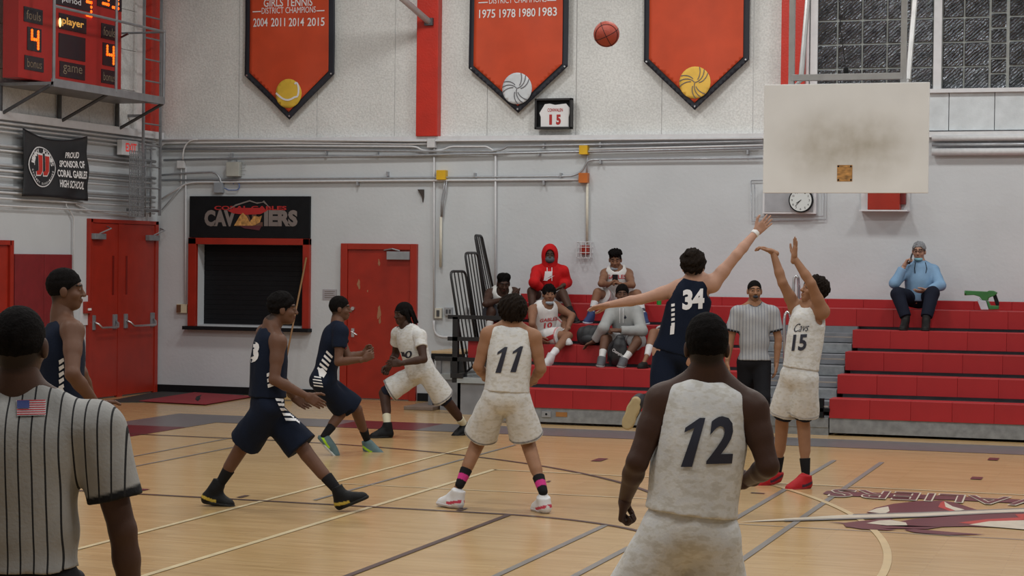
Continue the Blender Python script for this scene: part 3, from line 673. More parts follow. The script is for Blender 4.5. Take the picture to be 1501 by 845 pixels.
# exit sign
ex = empty('exit_sign', WL(190,228)); tag(ex, 'white exit sign with red letters on the pipe covered wall', 'sign')
ye0, ye1 = WL(179,216,.15)[1], WL(203,216,.15)[1]; ze0, ze1 = WL(190,228,.15)[2], WL(190,206,.15)[2]
MB().box(XL+.07, XL+.15, ye0, ye1, ze0, ze1).build('housing', m_white, ex, bevel=.006)
MB().box(XL, XL+.08, (ye0+ye1)/2-.03, (ye0+ye1)/2+.03, (ze0+ze1)/2-.03, (ze0+ze1)/2+.03).build('bracket', m_white, ex)
text_on('lettering', 'EXIT', (XL+.153, ye0+.10, ze0+.05), (0, ye1-ye0-.16, 0), (0,0,ze1-ze0-.09), mk('exit_red', (.70,.03,.03), .5, emit=(.8,.05,.04,.25)), ex, bold=.02)

# ------------------------------------------------------------------ mats by the corner
rg = MB().prism([onz(*p)+np.array([0,0,.0]) for p in [(150,591),(222,577.0)]]+[(WB(226,573)[0]+.15,W-.05,0),(-12.35,W-.05,0),onz(245,590)], (0,0,.012)).build('door_mat', mk('black_rubber_mat', (.022,.024,.024), .75), None)
tag(rg, 'black rubber mat in front of the red double door', 'mat')
P4 = [onz(*q)+np.array([0,0,.012]) for q in ((204,590),(285,577.3),(372,583),(301,595))]
rm = MB().prism(P4, (0,0,.008)).build('red_mat', mk('red_carpet_mat', (.24,.020,.030), .85, bump=.3), None)
tag(rm, 'red carpet mat with a dark emblem beside the black rubber mat', 'mat')
flat('mat_emblem', [(*onz(x, y)[:2], .0215) for x, y in [(286,588),(288,584),(296,581),(293,585),(294,587),(290,591)]], [tuple(range(6))], m_black, rm)

# ------------------------------------------------------------------ sponsor banner on the left wall
sb = empty('sponsor_banner', WL(80,292,.10)); tag(sb, 'black vinyl sponsor banner with round red and white logo hung on pipes', 'banner')
Xb = XL+.13
by0, by1 = WL(32,240,.13)[1], WL(127,240,.13)[1]; bz0, bz1 = WL(80,291,.13)[2], WL(31,188,.13)[2]
def bsurf(u, v, o=0.):
    sag = .10*math.sin(math.pi*min(max(u,0),1))*v**2.5
    return (Xb+o+.02*math.sin(7*u+2*v)+.012*math.sin(13*u*(1-v)+1), by0+(by1-by0)*(u+.012*math.sin(5*v)), bz0+(bz1-bz0)*v-sag+.012*math.sin(4*u)*(1-v))
n = 22; V = [bsurf(i/n, j/n) for j in range(n+1) for i in range(n+1)]; Vb = [(x-.008, y, z) for x, y, z in V]; N = len(V)
Q = [(j*(n+1)+i, j*(n+1)+i+1, (j+1)*(n+1)+i+1, (j+1)*(n+1)+i) for j in range(n) for i in range(n)]
Qb = [tuple(N+i for i in q[::-1]) for q in Q]
rim = [i for i in range(n+1)]+[j*(n+1)+n for j in range(1,n+1)]+[n*(n+1)+i for i in range(n-1,-1,-1)]+[j*(n+1) for j in range(n-1,0,-1)]
Qr = [(rim[k], N+rim[k], N+rim[(k+1)%len(rim)], rim[(k+1)%len(rim)]) for k in range(len(rim))]
o = MB().add(V+Vb, Q+Qb+Qr).build('vinyl_sheet', mk('black_banner_vinyl', (.014,.016,.020), .42, var=.2), sb, smooth=True)
def btext(s, u0, v0, u1, v1, mat, bold=0., shear=0., o=.012):
    T, Fc = text2d(s, bold, shear); T, Fc = grid_cut(T, Fc, .12)
    flat('lettering', [bsurf(u0+(u1-u0)*a, v0+(v1-v0)*b, o) for a, b in T], Fc, mat, sb)
def bpoly(name, pts, mat, o): 
    T, Fc = grid_cut(pts, [tuple(range(len(pts)))], .06); flat(name, [bsurf(u, v, o) for u, v in T], Fc, mat, sb)
for s, v0, v1, u0, u1 in [('PROUD',.66,.765,.66,.86),('SPONSOR OF',.50,.615,.58,.93),('CORAL GABLES',.335,.455,.545,.955),('HIGH SCHOOL',.17,.29,.57,.935)]: btext(s, u0, v0, u1, v1, m_print, .03)
cu_, cv_ = .285, .475
def oval(r, n=36): return [(cu_+.225*r*math.cos(a)*(1+.06*math.cos(4*a)), cv_+.33*r*math.sin(a)) for a in np.linspace(0, 2*math.pi, n+1)[:-1]]
bpoly('logo_ring', oval(1.0), m_print, .010); bpoly('logo_disc', oval(.945), mk('black_banner_vinyl', (.014,.016,.020), .42), .013)
jj = lambda dx: [(dx+.03,.655),(dx+.105,.655),(dx+.095,.40),(dx+.06,.335),(dx-.01,.33),(dx-.015,.39),(dx+.025,.40)]
for dx in (.175, .30):
    c = np.mean(jj(dx), 0); bpoly('logo_letter', [tuple(c+(np.array(p)-c)*1.16) for p in jj(dx)], m_print, .016); bpoly('logo_letter', jj(dx), mk('logo_red', (.55,.03,.02), .5), .019)
def arctext(s, a0, a1, rad, size, mat, flip=False):
    for k, ch in enumerate(s):
        if ch == ' ': continue
        a = math.radians(a0+(a1-a0)*k/(len(s)-1)); T, Fc = text2d(ch, .02); c = np.array([cu_+.225*rad*math.cos(a), cv_+.33*rad*math.sin(a)])
        t = np.array([math.sin(a)*.225, -math.cos(a)*.33]); t = t/np.linalg.norm(t/np.array([.225,.33]))/1
        r_ = np.array([math.cos(a)*.225, math.sin(a)*.33])
        if flip: t, r_ = -t, -r_
        P = [c+t*(x-.5)*size*.8+r_*(y-.5)*size for x, y in T]; flat('lettering', [bsurf(u, v, .017) for u, v in P], Fc, mat, sb)
arctext("JIMMY JOHN'S", 172, 12, .78, .24, m_print); arctext('GOURMET SANDWICHES', 195, 345, .84, .10, m_print, True)
btext('SINCE', .075, .485, .125, .505, m_print); btext('1983', .43, .485, .48, .505, m_print)

# ------------------------------------------------------------------ scoreboard on its platform
DD = .78
zP = 4.10; yP0, yP1 = onx(78,114,XL+DD)[1], onx(241,146,XL+DD)[1]
pf = empty('scoreboard_platform', (XL, (yP0+yP1)/2, zP)); tag(pf, 'grey steel platform with cage rails and braces under the scoreboard', 'platform')
MB().box(XL, XL+DD, yP0, yP1, zP-.04, zP).build('deck_plate', m_gsteel, pf)
MB().box(XL+DD-.03, XL+DD+.01, yP0, yP1, zP-.06, zP+.04).build('edge_angle', m_gsteel, pf)
for yb in (WL(-5,165)[1], WL(82,178)[1], WL(167,188)[1]):
    MB().tube([(XL+.05, yb, zP-.04), (XL+.05, yb, zP-.42)], .03, 6).tube([(XL+.05, yb, zP-.40), (XL+DD-.03, yb, zP-.05)], .022, 6).build('brace', m_dsteel, pf)
for yb in (yP0+.01, onx(170.5,60,XL+DD)[1], yP1-.02):
    MB().tube([(XL+DD, yb, zP), (XL+DD, yb, zP+1.9 if yb < yP1-.1 else zP+.95)], .020, 6).build('rail_post', m_gsteel, pf)
for zz in (.93, 1.75):
    MB().tube([(XL+DD, yP0, zP+zz), (XL+DD, yP1 if zz < 1 else yP1-.55, zP+zz)], .018, 6).build('cage_rail', m_gsteel, pf)
MB().tube([(XL+DD, yP1, zP+.93), (XL+.05, yP1, zP+.93)], .016, 6).build('cage_rail', m_gsteel, pf)
MB().tube([(XL+DD, yP1-1.0, zP+.80), (XL+.1, yP1-.2, zP+.80)], .014, 6).build('cage_rail', m_dsteel, pf)
scd = .48
sy0, sy1 = onx(27,60,XL+scd)[1], onx(178,60,XL+scd)[1]; sz0 = zP+.03
sc = empty('scoreboard', (XL+scd/2, (sy0+sy1)/2, sz0)); tag(sc, 'red electronic scoreboard with orange digits on the grey steel platform', 'scoreboard')
m_sred = mk('scoreboard_red', (.36,.016,.014), .4, var=.06); m_win = mk('dark_score_window', (.012,.015,.022), .25, var=.1)
body = MB().box(XL+scd-.22, XL+scd, sy0, sy1, sz0, sz0+1.85).build('housing', m_sred, sc, bevel=.006)
m_led = mk('orange_led', (1,.25,.03), .5, emit=(1,.11,.006,1.5)); m_cap = mk('faded_caption', (.20,.15,.10), .6); m_ylw = mk('amber_caption', (.5,.25,.05), .5, emit=(1,.5,.1,.35))
FX = XL+scd
def sp_(x, y, o=0.): return onx(x, y, FX+o)
def swin(x0, y0, x1, y1):
    a = sp_(x0, (y0+y1)/2); b = sp_(x1, (y0+y1)/2); xm = (x0+x1)/2
    z0 = sp_(xm, y1)[2]; z1 = sp_(xm, y0)[2]
    MB().box(FX-.01, FX+.008, a[1], b[1], z0, z1).build('score_window', m_win, sc); return a[1], b[1], z0, z1
def scap(s, x0, y0, x1, y1, mat, inset=.12, bold=.0):
    a, b, z0, z1 = swin(x0, y0, x1, y1); w = b-a; h = z1-z0
    text_on('lettering', s, (FX+.010, a+w*inset, z0+h*.2), (0, w*(1-2*inset), 0), (0,0,h*.6), mat, sc, bold)
SEG = {'a':((0,2),(1,2)),'b':((1,2),(1,1)),'c':((1,1),(1,0)),'d':((0,0),(1,0)),'e':((0,1),(0,0)),'f':((0,2),(0,1)),'g':((0,1),(1,1))}
NUM = {'4':'fgbc','3':'abgcd','5':'afgcd','9':'abcdfg'}
def digit(ch, a, b, z0, z1):
    for sgm in NUM[ch]:
        (p0, q0), (p1, q1) = SEG[sgm]
        for t in np.linspace(0, 1, 4):
            y = a+(b-a)*(p0+(p1-p0)*t); z = z0+(z1-z0)*(q0+(q1-q0)*t)/2
            MB().tube([(FX+.008, y, z), (FX+.016, y, z)], .021, 8).build('led_dot', m_led, sc)
scap('fouls', 34.5, 12, 62, 34, m_cap); scap('bonus', 35.5, 83, 63.5, 104, m_cap); scap('fouls', 148, 36, 170.5, 58, m_cap); scap('bonus', 148, 103, 170.5, 123, m_cap)
scap('player', 86, 23, 126, 46, m_ylw, .10, .02); scap('game', 87, 92.5, 124, 115, m_cap); swin(85.5, 52, 124.5, 87)
a, b, z0, z1 = swin(39.5, 41, 60, 75); digit('4', a+(b-a)*.3, a+(b-a)*.75, z0+(z1-z0)*.14, z0+(z1-z0)*.86)
a, b, z0, z1 = swin(150, 64, 170.5, 97); digit('4', a+(b-a)*.3, a+(b-a)*.75, z0+(z1-z0)*.14, z0+(z1-z0)*.86)
a, b, z0, z1 = swin(80, -30, 135, 12); text_on('lettering', 'period', (FX+.010, a+(b-a)*.18, z0+.03), (0,(b-a)*.50,0), (0,0,.10), m_print, sc, .0)
digit('3', a+(b-a)*.84, a+(b-a)*.96, z0-.05, z0+.30)
a, b, z0, z1 = swin(142, -30, 178, 13); digit('5', a+(b-a)*.22, a+(b-a)*.44, z0+.05, z0+.42); digit('9', a+(b-a)*.62, a+(b-a)*.84, z0+.03, z0+.40)
p = sp_(87, 33); MB().sphere(p+np.array([.01,0,0]), (.015,.025,.06), 10, 8).build('indicator_lamp', mk('indicator_lit', (1,.7,.3), .4, emit=(1,.6,.2,2)), sc)
# ladder in the corner, with a perforated guard
ld = empty('wall_ladder', (XL+.3, 25.0, 2.5)); tag(ld, 'grey steel wall ladder climbing to the scoreboard platform in the corner', 'ladder')
la, lb = onx(210,200,XL+.25)[1], onx(235,200,XL+.25)[1]; lz0 = WL(225,316,.25)[2]
for y in (la, lb): MB().box(XL+.235, XL+.265, y-.018, y+.018, lz0, 8).build('side_rail', m_gsteel, ld)
zz = lz0+.08
while zz < 7.9:
    MB().tube([(XL+.25, la, zz), (XL+.25, lb, zz)], .012, 6).build('rung', m_gsteel, ld); zz += .30
for y_, z_ in ((la, lz0+.05), (lb, lz0+.05), (la, 3.9)): MB().box(XL, XL+.25, y_-.01, y_+.01, z_, z_+.04).build('standoff', m_gsteel, ld)
gy0, gy1 = onx(190,260,XL+.32)[1], onx(211,260,XL+.32)[1]; gz0, gz1 = onx(200,318,XL+.32)[2], onx(200,222,XL+.32)[2]
g = MB()
for k in range(9): y = gy0+(gy1-gy0)*k/8; g.box(XL+.316, XL+.324, y-.006, y+.006, gz0, gz1)
for k in range(19): z = gz0+(gz1-gz0)*k/18; g.box(XL+.317, XL+.323, gy0, gy1, z-.006, z+.006)
g.build('guard_mesh', m_gsteel, ld)

# ------------------------------------------------------------------ hanging backboard
YB = 21.4
a = ony(1119,204,YB); b = ony(1361.5,203,YB); zt = (ony(1119,124.5,YB)[2]+ony(1363,120,YB)[2])/2; zb = (ony(1119,283,YB)[2]+ony(1361,283.5,YB)[2])/2
bbd = empty('basketball_backboard', ((a[0]+b[0])/2, YB, zb)); tag(bbd, 'large white rectangular backboard without a hoop, hung on grey steel tubes', 'backboard')
def board_mat():
    m = mk('worn_white_backboard', (.72,.72,.715), .5, var=.03, scale=3); nt = m.node_tree; n = nt.nodes; bs = n['Principled BSDF']
    tc = n.new('ShaderNodeTexCoord'); src = bs.inputs['Base Color'].links[0].from_socket
    no = n.new('ShaderNodeTexNoise'); no.inputs['Scale'].default_value = 5; no.inputs['Detail'].default_value = 6; nt.links.new(tc.outputs['Object'], no.inputs['Vector'])
    prev = None
    for cx, cz, sx_, sz_ in ((-.27,.46,.46,.48),(.30,.46,.46,.46),(0,.56,.95,.48)):          # scuff marks left by balls
        mp = n.new('ShaderNodeMapping'); mp.inputs['Location'].default_value = (-cx/sx_, 0, -cz/sz_); mp.inputs['Scale'].default_value = (1/sx_, .01, 1/sz_)
        nt.links.new(tc.outputs['Object'], mp.inputs[0]); gr = n.new('ShaderNodeTexGradient'); gr.gradient_type = 'SPHERICAL'; nt.links.new(mp.outputs[0], gr.inputs[0])
        if prev is None: prev = gr.outputs['Fac']
        else:
            ad = n.new('ShaderNodeMath'); ad.operation = 'ADD'; nt.links.new(prev, ad.inputs[0]); nt.links.new(gr.outputs['Fac'], ad.inputs[1]); prev = ad.outputs[0]
    mu = n.new('ShaderNodeMath'); mu.operation = 'MULTIPLY'; nt.links.new(prev, mu.inputs[0]); nt.links.new(no.outputs['Fac'], mu.inputs[1])
    m2 = n.new('ShaderNodeMath'); m2.operation = 'MULTIPLY'; m2.inputs[1].default_value = .72; m2.use_clamp = True; nt.links.new(mu.outputs[0], m2.inputs[0])
    mx = n.new('ShaderNodeMix'); mx.data_type = 'RGBA'; mx.inputs[7].default_value = (.33,.29,.22,1)
    nt.links.new(m2.outputs[0], mx.inputs[0]); nt.links.new(src, mx.inputs[6]); nt.links.new(mx.outputs[2], bs.inputs['Base Color']); return m
MB().box(a[0], b[0], YB, YB+.045, zb, zt).build('board', board_mat(), bbd, bevel=.008)
p0 = ony(1227,266,YB); p1 = ony(1249.5,242,YB); MB().box(p0[0], p1[0], YB-.006, YB+.002, p0[2], p1[2]).build('mount_patch', mk('bare_plywood_patch', (.40,.20,.055), .6, var=.55, scale=14, stretch=(1,1,3)), bbd)
for q in ((1229,244),(1247.5,244),(1229,264),(1247.5,264)):
    c = ony(*q, YB); MB().tube([(c[0], YB-.010, c[2]), (c[0], YB, c[2])], .010, 8).build('bolt_hole', m_black, bbd)
m_frame = mk('backboard_frame_steel', (.33,.33,.33), .5, metal=.25)
Yf = YB+.10
def tb(pts, r, name='support_tube', n=4): MB().tube(pts, r, n).build(name, m_frame, bbd)
xl_ = ony(1161,60,Yf)[0]; xr_ = ony(1325,60,Yf)[0]; zb_ = ony(1240,113,Yf)[2]
MB().box(xl_-.03, xl_+.03, Yf-.03, Yf+.03, zb+.15, 8).build('support_tube', m_frame, bbd)
MB().box(xr_-.03, xr_+.03, Yf-.03, Yf+.03, zb+.15, 8).build('support_tube', m_frame, bbd)
MB().box(xl_, xr_, Yf-.035, Yf+.03, zb_-.035, zb_+.035).build('cross_tube', m_frame, bbd, bevel=.006)
MB().box(xl_, xr_, Yf-.03, YB+.04, zb+.40, zb+.46).box(xl_, xr_, Yf-.03, YB+.04, zt-.12, zt-.06).build('cross_tube', m_frame, bbd)
tb([ony(1174,118,Yf+.25), ony(1184,0,Yf+.9), ony(1192,-120,Yf+1.5)], .03, 'diagonal_strut', 8); tb([ony(1331,118,Yf+.25), ony(1341,0,Yf+.9), ony(1349,-120,Yf+1.5)], .03, 'diagonal_strut', 8)
tb([ony(1174,118,Yf+.25), (xl_, Yf, zt-.05)], .02, 'diagonal_strut', 8); tb([ony(1331,118,Yf+.25), (xr_, Yf, zt-.05)], .02, 'diagonal_strut', 8)
MB().tube([ony(1240,104,Yf), ony(1232,40,Yf), ony(1226,-60,Yf)], .005, 5).build('hoist_cable', m_black, bbd)
MB().sphere(ony(1240,104,Yf-.01), (.03,.02,.05), 10, 8).build('cable_clamp', m_black, bbd)
# strut stub of the main hoop frame, bolted to the pilaster
ps = ony(629,32,W-.12); pe = ps+np.array([-.9,-2.2,1.15])*.9
st = empty('wall_strut', ps); tag(st, 'grey steel strut pipe bolted to the red pilaster', 'strut')
MB().tube([ps, pe], .045, 10).build('pipe', m_pipew, st, smooth=True)
MB().obox(ps, (.06,0,0), (0,.03,0), (0,0,.05)).build('bolt_plate', m_dsteel, st)

# ------------------------------------------------------------------ bleachers
RY = [22.65+.575*i for i in range(5)]; RZ = [.421+.245*i for i in range(5)]
X1 = -3.585; XLEFT = -8.24; XCUT = -7.58; XA = -4.75
def bleacher(name, label, xa_rows, xb):
    root = empty(name, ((xa_rows[0]+xb)/2, RY[0], 0)); tag(root, label, 'bleachers')
    mw = .4575
    for i in range(4):
        xa = xa_rows[i]; x = xa if xb > 0 else xb; n = int(round((xb-xa)/mw)); w = (xb-xa)/n
        if ('seat', round(w,4)) not in me_cache:
            t_ = MB().obox((0,0,0), (w/2-.0006,0,0), (0,.15,0), (0,0,.111)).build('seat', m_seat, None, bevel=.005); me_cache[('seat', round(w,4))] = t_.data; bpy.data.objects.remove(t_)
        for k in range(n):
            o = bpy.data.objects.new('seat_module', me_cache[('seat', round(w,4))]); COL.objects.link(o); o.parent = root
            o.location = tuple(np.array([xa+w*(k+.5), RY[i]+.15, RZ[i]-.222])-ORG[root.name])
        # deck behind the seat and the riser below it
        MB().box(xa+.03, xb-.03 if xb < 0 else xb, RY[i]+.28, RY[i]+.66, RZ[i]-.09, RZ[i]-.045).build('foot_deck', m_riser, root)
        MB().box(xa+.05, xb-.05 if xb < 0 else xb, RY[i]+.10, RY[i]+.14, RZ[i]-.42 if i else 0.03, RZ[i]-.10).build('riser_panel', m_riser, root)
    return root
bl = bleacher('bleacher', 'red bench bleacher section where the players sit', [XCUT, XCUT, XLEFT, XLEFT], XA)
br_ = bleacher('bleacher', 'red bench bleacher section below the man on the phone', [X1]*4, 3.3)
MB().box(XCUT, XA, RY[0]+.02, RY[0]+.05, .03, .20).build('front_panel', m_panel, bl)
x = X1
while x < 3:
    MB().box(x+.003, min(x+2.4,3.3)-.003, RY[0]+.02, RY[0]+.05, .03, .20).build('front_panel', m_panel, br_); x += 2.4
a = ony(795,605,RY[0]+.02); MB().box(a[0], a[0]+.11, RY[0], RY[0]+.03, .09, .16).build('socket_plate', m_steel, bl); MB().tube([(a[0]+.055,RY[0]-.004,.125),(a[0]+.055,RY[0]+.01,.125)], .014, 10).build('socket_hole', m_black, bl)
a = ony(815,607,RY[0]+.02); MB().box(a[0], a[0]+.14, RY[0]+.012, RY[0]+.03, .10, .155).build('warning_label', mk('orange_label', (.34,.15,.04), .6), bl)
# cut-out end: grey panel, light deck and black end railing
YC = RY[2]-.12
MB().box(-8.46, XCUT, YC, YC+.04, 0, .40).build('end_panel', mk('grey_end_panel', (.22,.23,.25), .5), bl)
MB().box(-8.46, XCUT, YC-.03, YC+.55, .40, .47).build('end_deck', mk('light_deck', (.34,.37,.38), .5), bl)
MB().box(-8.46, -8.42, YC, W-.05, 0, .40).build('end_panel', mk('grey_end_panel', (.22,.23,.25), .5), bl)
MB().box(-8.90, -8.24, YC+.55, W-.05, .40, .47).build('end_deck', mk('light_deck', (.34,.37,.38), .5), bl)
MB().box(-8.90, -8.46, YC+.56, YC+.60, 0, .40).build('end_panel', mk('grey_end_panel', (.22,.23,.25), .5), bl)
rl = empty('end_railing', (-8.3, YC, .47)); tag(rl, 'low black steel railing on the grey end deck', 'railing')
pa = ony(668,465,YC); pz = [ony(668,y,YC)[2] for y in (465,497,527)]
MB().box(pa[0]-.035, pa[0]+.035, YC-.02, YC+.05, .40, pz[0]).build('post', m_blackp, rl)
MB().box(pa[0]-.05, pa[0]+.12, YC-.04, YC+.06, .46, .52).build('foot_plate', m_blackp, rl)
for z, xa_, xb_ in ((pz[0], pa[0]-.10, ony(756,466,YC)[0]), (pz[1], pa[0]-.10, ony(756,497,YC)[0]), (pz[2], ony(638,527,YC)[0], ony(756,527,YC)[0])):
    MB().box(xa_, xb_, YC-.02, YC+.03, z-.025, z+.025).build('rail', m_blackp, rl)
MB().box(ony(756,466,YC)[0]-.03, ony(756,466,YC)[0]+.03, YC-.02, YC+.04, .40, pz[0]).build('post', m_blackp, rl)
def end_rail(label, top0, top1, bot0, bot1, Yn, Yf_, nb):
    """leaning self-storing guard: px of the loop's near and far bars, top and bottom"""
    T0 = ony(*top0, Yn); T1 = ony(*top1, Yf_); B0 = ony(*bot0, Yn); B1 = ony(*bot1, Yf_)
    r = empty('guard_rail', (B0+B1)/2); tag(r, label, 'guard rail')
    up0 = nrm(T0-B0); 
    loop = [B0]+[T0-up0*.08]+[tuple(q) for q in arc(T0-up0*.08, T0+(T1-T0)*.2+up0*.0, 5, T0)][1:]+[tuple(q) for q in arc(T1-(T1-T0)*.2, T1-nrm(T1-B1)*.08, 5, T1)]+[B1]
    MB().tube(loop, .017, 8).build('hoop_tube', m_blackp, r, smooth=True)
    for k in range(1, nb+1):
        t = k/(nb+1); MB().tube([B0+(B1-B0)*t, T0+(T1-T0)*t-up0*.01], .009, 6).build('bar', m_blackp, r)
    MB().tube([B0, B1], .015, 6).build('bottom_tube', m_blackp, r)
    for q in (B0, B1):
        if q[2] > .50: MB().tube([q, (q[0], q[1], .465)], .016, 6).build('foot_post', m_blackp, r)
end_rail('lowest of three leaning black guard rails at the bleacher end', (660,398), (682,398), (683,546), (702,530), RY[2]+.0, RY[2]+.55, 3)
end_rail('middle one of three leaning black guard rails at the bleacher end', (681.5,371), (700,371), (703,512), (718,500), RY[3]+.0, RY[3]+.55, 3)
end_rail('tallest of three leaning black guard rails at the bleacher end', (696,345), (706,346), (716,456), (728,448), RY[4]+.05, RY[4]+.50, 3)
# top row runs through above the aisle
tr = empty('top_bench', (-3, RY[4], RZ[4])); tag(tr, 'topmost red bench row against the wall with red back boards', 'bench')
n = int(round((3.3-XLEFT)/.46)); w = (3.3-XLEFT)/n
t_ = MB().obox((0,0,0), (w/2-.0006,0,0), (0,.17,0), (0,0,.11)).build('seat', m_seat, None, bevel=.005); me5 = t_.data; bpy.data.objects.remove(t_)
t_ = MB().obox((0,0,0), (w/2-.0006,0,0), (0,.02,0), (0,0,.055)).build('seat', m_seat, None, bevel=.006); me6 = t_.data; bpy.data.objects.remove(t_)
for k in range(n):
    o = bpy.data.objects.new('seat_module', me5); COL.objects.link(o); o.parent = tr; o.location = tuple(np.array([XLEFT+w*(k+.5), RY[4]+.17, RZ[4]-.22])-ORG[tr.name])
    o = bpy.data.objects.new('back_board', me6); COL.objects.link(o); o.parent = tr; o.location = tuple(np.array([XLEFT+w*(k+.5), W-.05, RZ[4]])-ORG[tr.name])
MB().box(XLEFT, 3.3, RY[4]+.30, W-.02, RZ[4]-.06, RZ[4]+.002).build('bench_deck', m_seat, tr)
MB().box(XLEFT+.05, 3.3, RY[4]+.10, RY[4]+.14, RZ[4]-.42, RZ[4]-.10).build('riser_panel', m_riser, tr)
# aisle steps
sa = empty('aisle_steps', ((XA+X1)/2, RY[0], 0)); tag(sa, 'grey steel aisle steps between the two bleacher sections', 'steps')
for i in range(4):
    for h in (0, 1):
        z1 = RZ[i]-.165-.012+.1225*(h); y0 = RY[i]+.02+.29*h
        if i == 0 and h == 0: z1 = .20
        MB().box(XA, X1-.01, y0, RY[i]+.62, z1-.115, z1).build('step', m_riser if h else m_panel, sa, bevel=.004)
    MB().box(XA, X1-.01, RY[i]+.012, RY[i]+.05, RZ[i]-.10, RZ[i]-.085).build('step_nosing', m_chrome, sa)
MB().box(XA, X1-.01, RY[0]+.03, RY[4]+.1, 0, .14).build('step_base', m_panel, sa)
MB().box(XA, X1-.01, RY[4]-.1, RY[4]+.14, .9, RZ[4]-.22).build('step_base', m_riser, sa)
hr = empty('aisle_handrail', (XA+.55, RY[1], .4)); tag(hr, 'bent silver handrail standing on the aisle steps', 'handrail')
ha = [ony(x, y, RY[1]+.1) for x, y in [(1150,560),(1150,500),(1149.5,470)]]+[ony(x, y, RY[1]+.12) for x, y in [(1151,461),(1154,457.5),(1157.5,459)]]+[ony(x, y, RY[1]+.35) for x, y in [(1159,470),(1159,540)]]
MB().tube(ha, .018, 10).build('rail_tube', m_chrome, hr, smooth=True)
ha = [ony(x, y, RY[3]+.1) for x, y in [(1163,470),(1163,420)]]+[ony(x, y, RY[3]+.12) for x, y in [(1164,408),(1167,405),(1170,408)]]+[ony(x, y, RY[3]+.35) for x, y in [(1171,420),(1171,470)]]
MB().tube(ha, .018, 10).build('rail_tube', m_chrome, hr, smooth=True)
bk = ony(1206,600,RY[0]); MB().box(bk[0]-.04, bk[0]+.01, RY[0]-.02, RY[0]+.05, .20, .42).box(bk[0]-.12, bk[0]+.08, RY[0]-.02, RY[0]+.03, .27, .31).build('rail_bracket', m_black, hr)

# low table by the bleacher end
tbx = empty('side_table', onz(640,598)); tag(tbx, 'table with tan top and black edge beside the bleacher end', 'table')
Yt = 24.35; ta = ony(606,516,Yt); tb_ = ony(681,516,Yt); zt_ = ony(650,519,Yt)[2]
MB().box(ta[0]+.25, tb_[0], Yt, Yt+.75, zt_, zt_+.035).build('table_top', mk('tan_laminate', (.52,.38,.22), .5), tbx, bevel=.004)
MB().box(ta[0]+.25, tb_[0], Yt-.01, Yt+.03, zt_-.075, zt_-.0).build('edge_apron', m_black, tbx, bevel=.006)
MB().box(ony(637,550,Yt)[0], ony(658,550,Yt)[0], Yt+.05, Yt+.70, ony(645,578,Yt)[2], zt_-.07).build('side_panel', mk('grey_table_panel', (.34,.34,.34), .6), tbx)
px_ = ony(630,580,Yt)[0]
MB().box(px_-.03, px_+.03, Yt+.02, Yt+.08, .05, zt_-.05).build('leg', m_gsteel, tbx); MB().box(-9.0, -8.94, Yt+.02, Yt+.08, 0, zt_-.05).build('leg', m_gsteel, tbx)
MB().box(px_-.25, min(px_+.30, -8.93), Yt-.30, Yt+.60, 0, .05).build('foot', mk('brown_grey_base', (.20,.15,.12), .6), tbx, bevel=.01)

# ------------------------------------------------------------------ loose things on the benches
Ys = RY[4]+.18
sprp = lambda x, y: ony(1400+x/16.9, 415+y/16.9, Ys)
spg = empty('sprayer', (sprp(750,660)[0], Ys, RZ[4])); tag(spg, 'green handheld disinfectant sprayer standing on the top bench', 'sprayer')
m_green = mk('green_plastic', (.035,.17,.045), .45); m_bottle = mk('translucent_tank', (.52,.55,.62), .35)
def spr(name, pts, th, mat): MB().prism([sprp(*p)+np.array([0,-th/2,0]) for p in pts], (0,th,0)).build(name, mat, spg, bevel=.008)
spr('barrel', [(275,190),(800,215),(840,190),(960,195),(1050,240),(1030,280),(960,330),(880,350),(830,380),(820,440),(680,430),(610,340),(470,300),(275,310)], .09, m_green)
spr('handle', [(940,330),(1015,270),(1095,500),(1080,570),(1010,560)], .05, m_black)
spr('battery_base', [(780,440),(830,450),(880,560),(1085,565),(1085,655),(880,660),(840,640)], .09, m_green)
spr('tank', [(545,400),(600,375),(660,440),(770,440),(840,665),(650,665)], .11, m_bottle)
MB().tube([sprp(275,250), sprp(235,250)], .03, 12).build('nozzle', m_green, spg)
c = ony(966,445,RY[4]+.15); cu = MB().tube([(c[0],c[1],RZ[4]+.002),(c[0],c[1],RZ[4]+.10)], .03, 16, .035).build('paper_cup', mk('green_cup', (.02,.30,.05), .4), None, smooth=False)
tag(cu, 'small green cup on the top bench behind the jumping player', 'cup')
c = ony(733,474,RY[3]-.15); c[2] = RZ[2]+.0
bo = empty('drink_bottle', c); tag(bo, 'red drink bottle standing by the low black railing', 'bottle')
MB().tube([c, c+np.array([0,0,.17])], .036, 14).build('bottle_body', mk('red_bottle', (.45,.02,.02), .35), bo, smooth=False); MB().tube([c+np.array([0,0,.17]), c+np.array([0,0,.21])], .030, 12, .015).build('cap', m_black, bo)
p = ony(690,512,RY[2]-.05); 
tag(MB().box(p[0]-.03, p[0]+.16, RY[2]-.08, RY[2]-.02, RZ[2]-.22, RZ[2]+.02).build('red_sign_plate', m_seat, None, bevel=.01), 'red plate hanging at the bench end behind the low railing', 'plate')
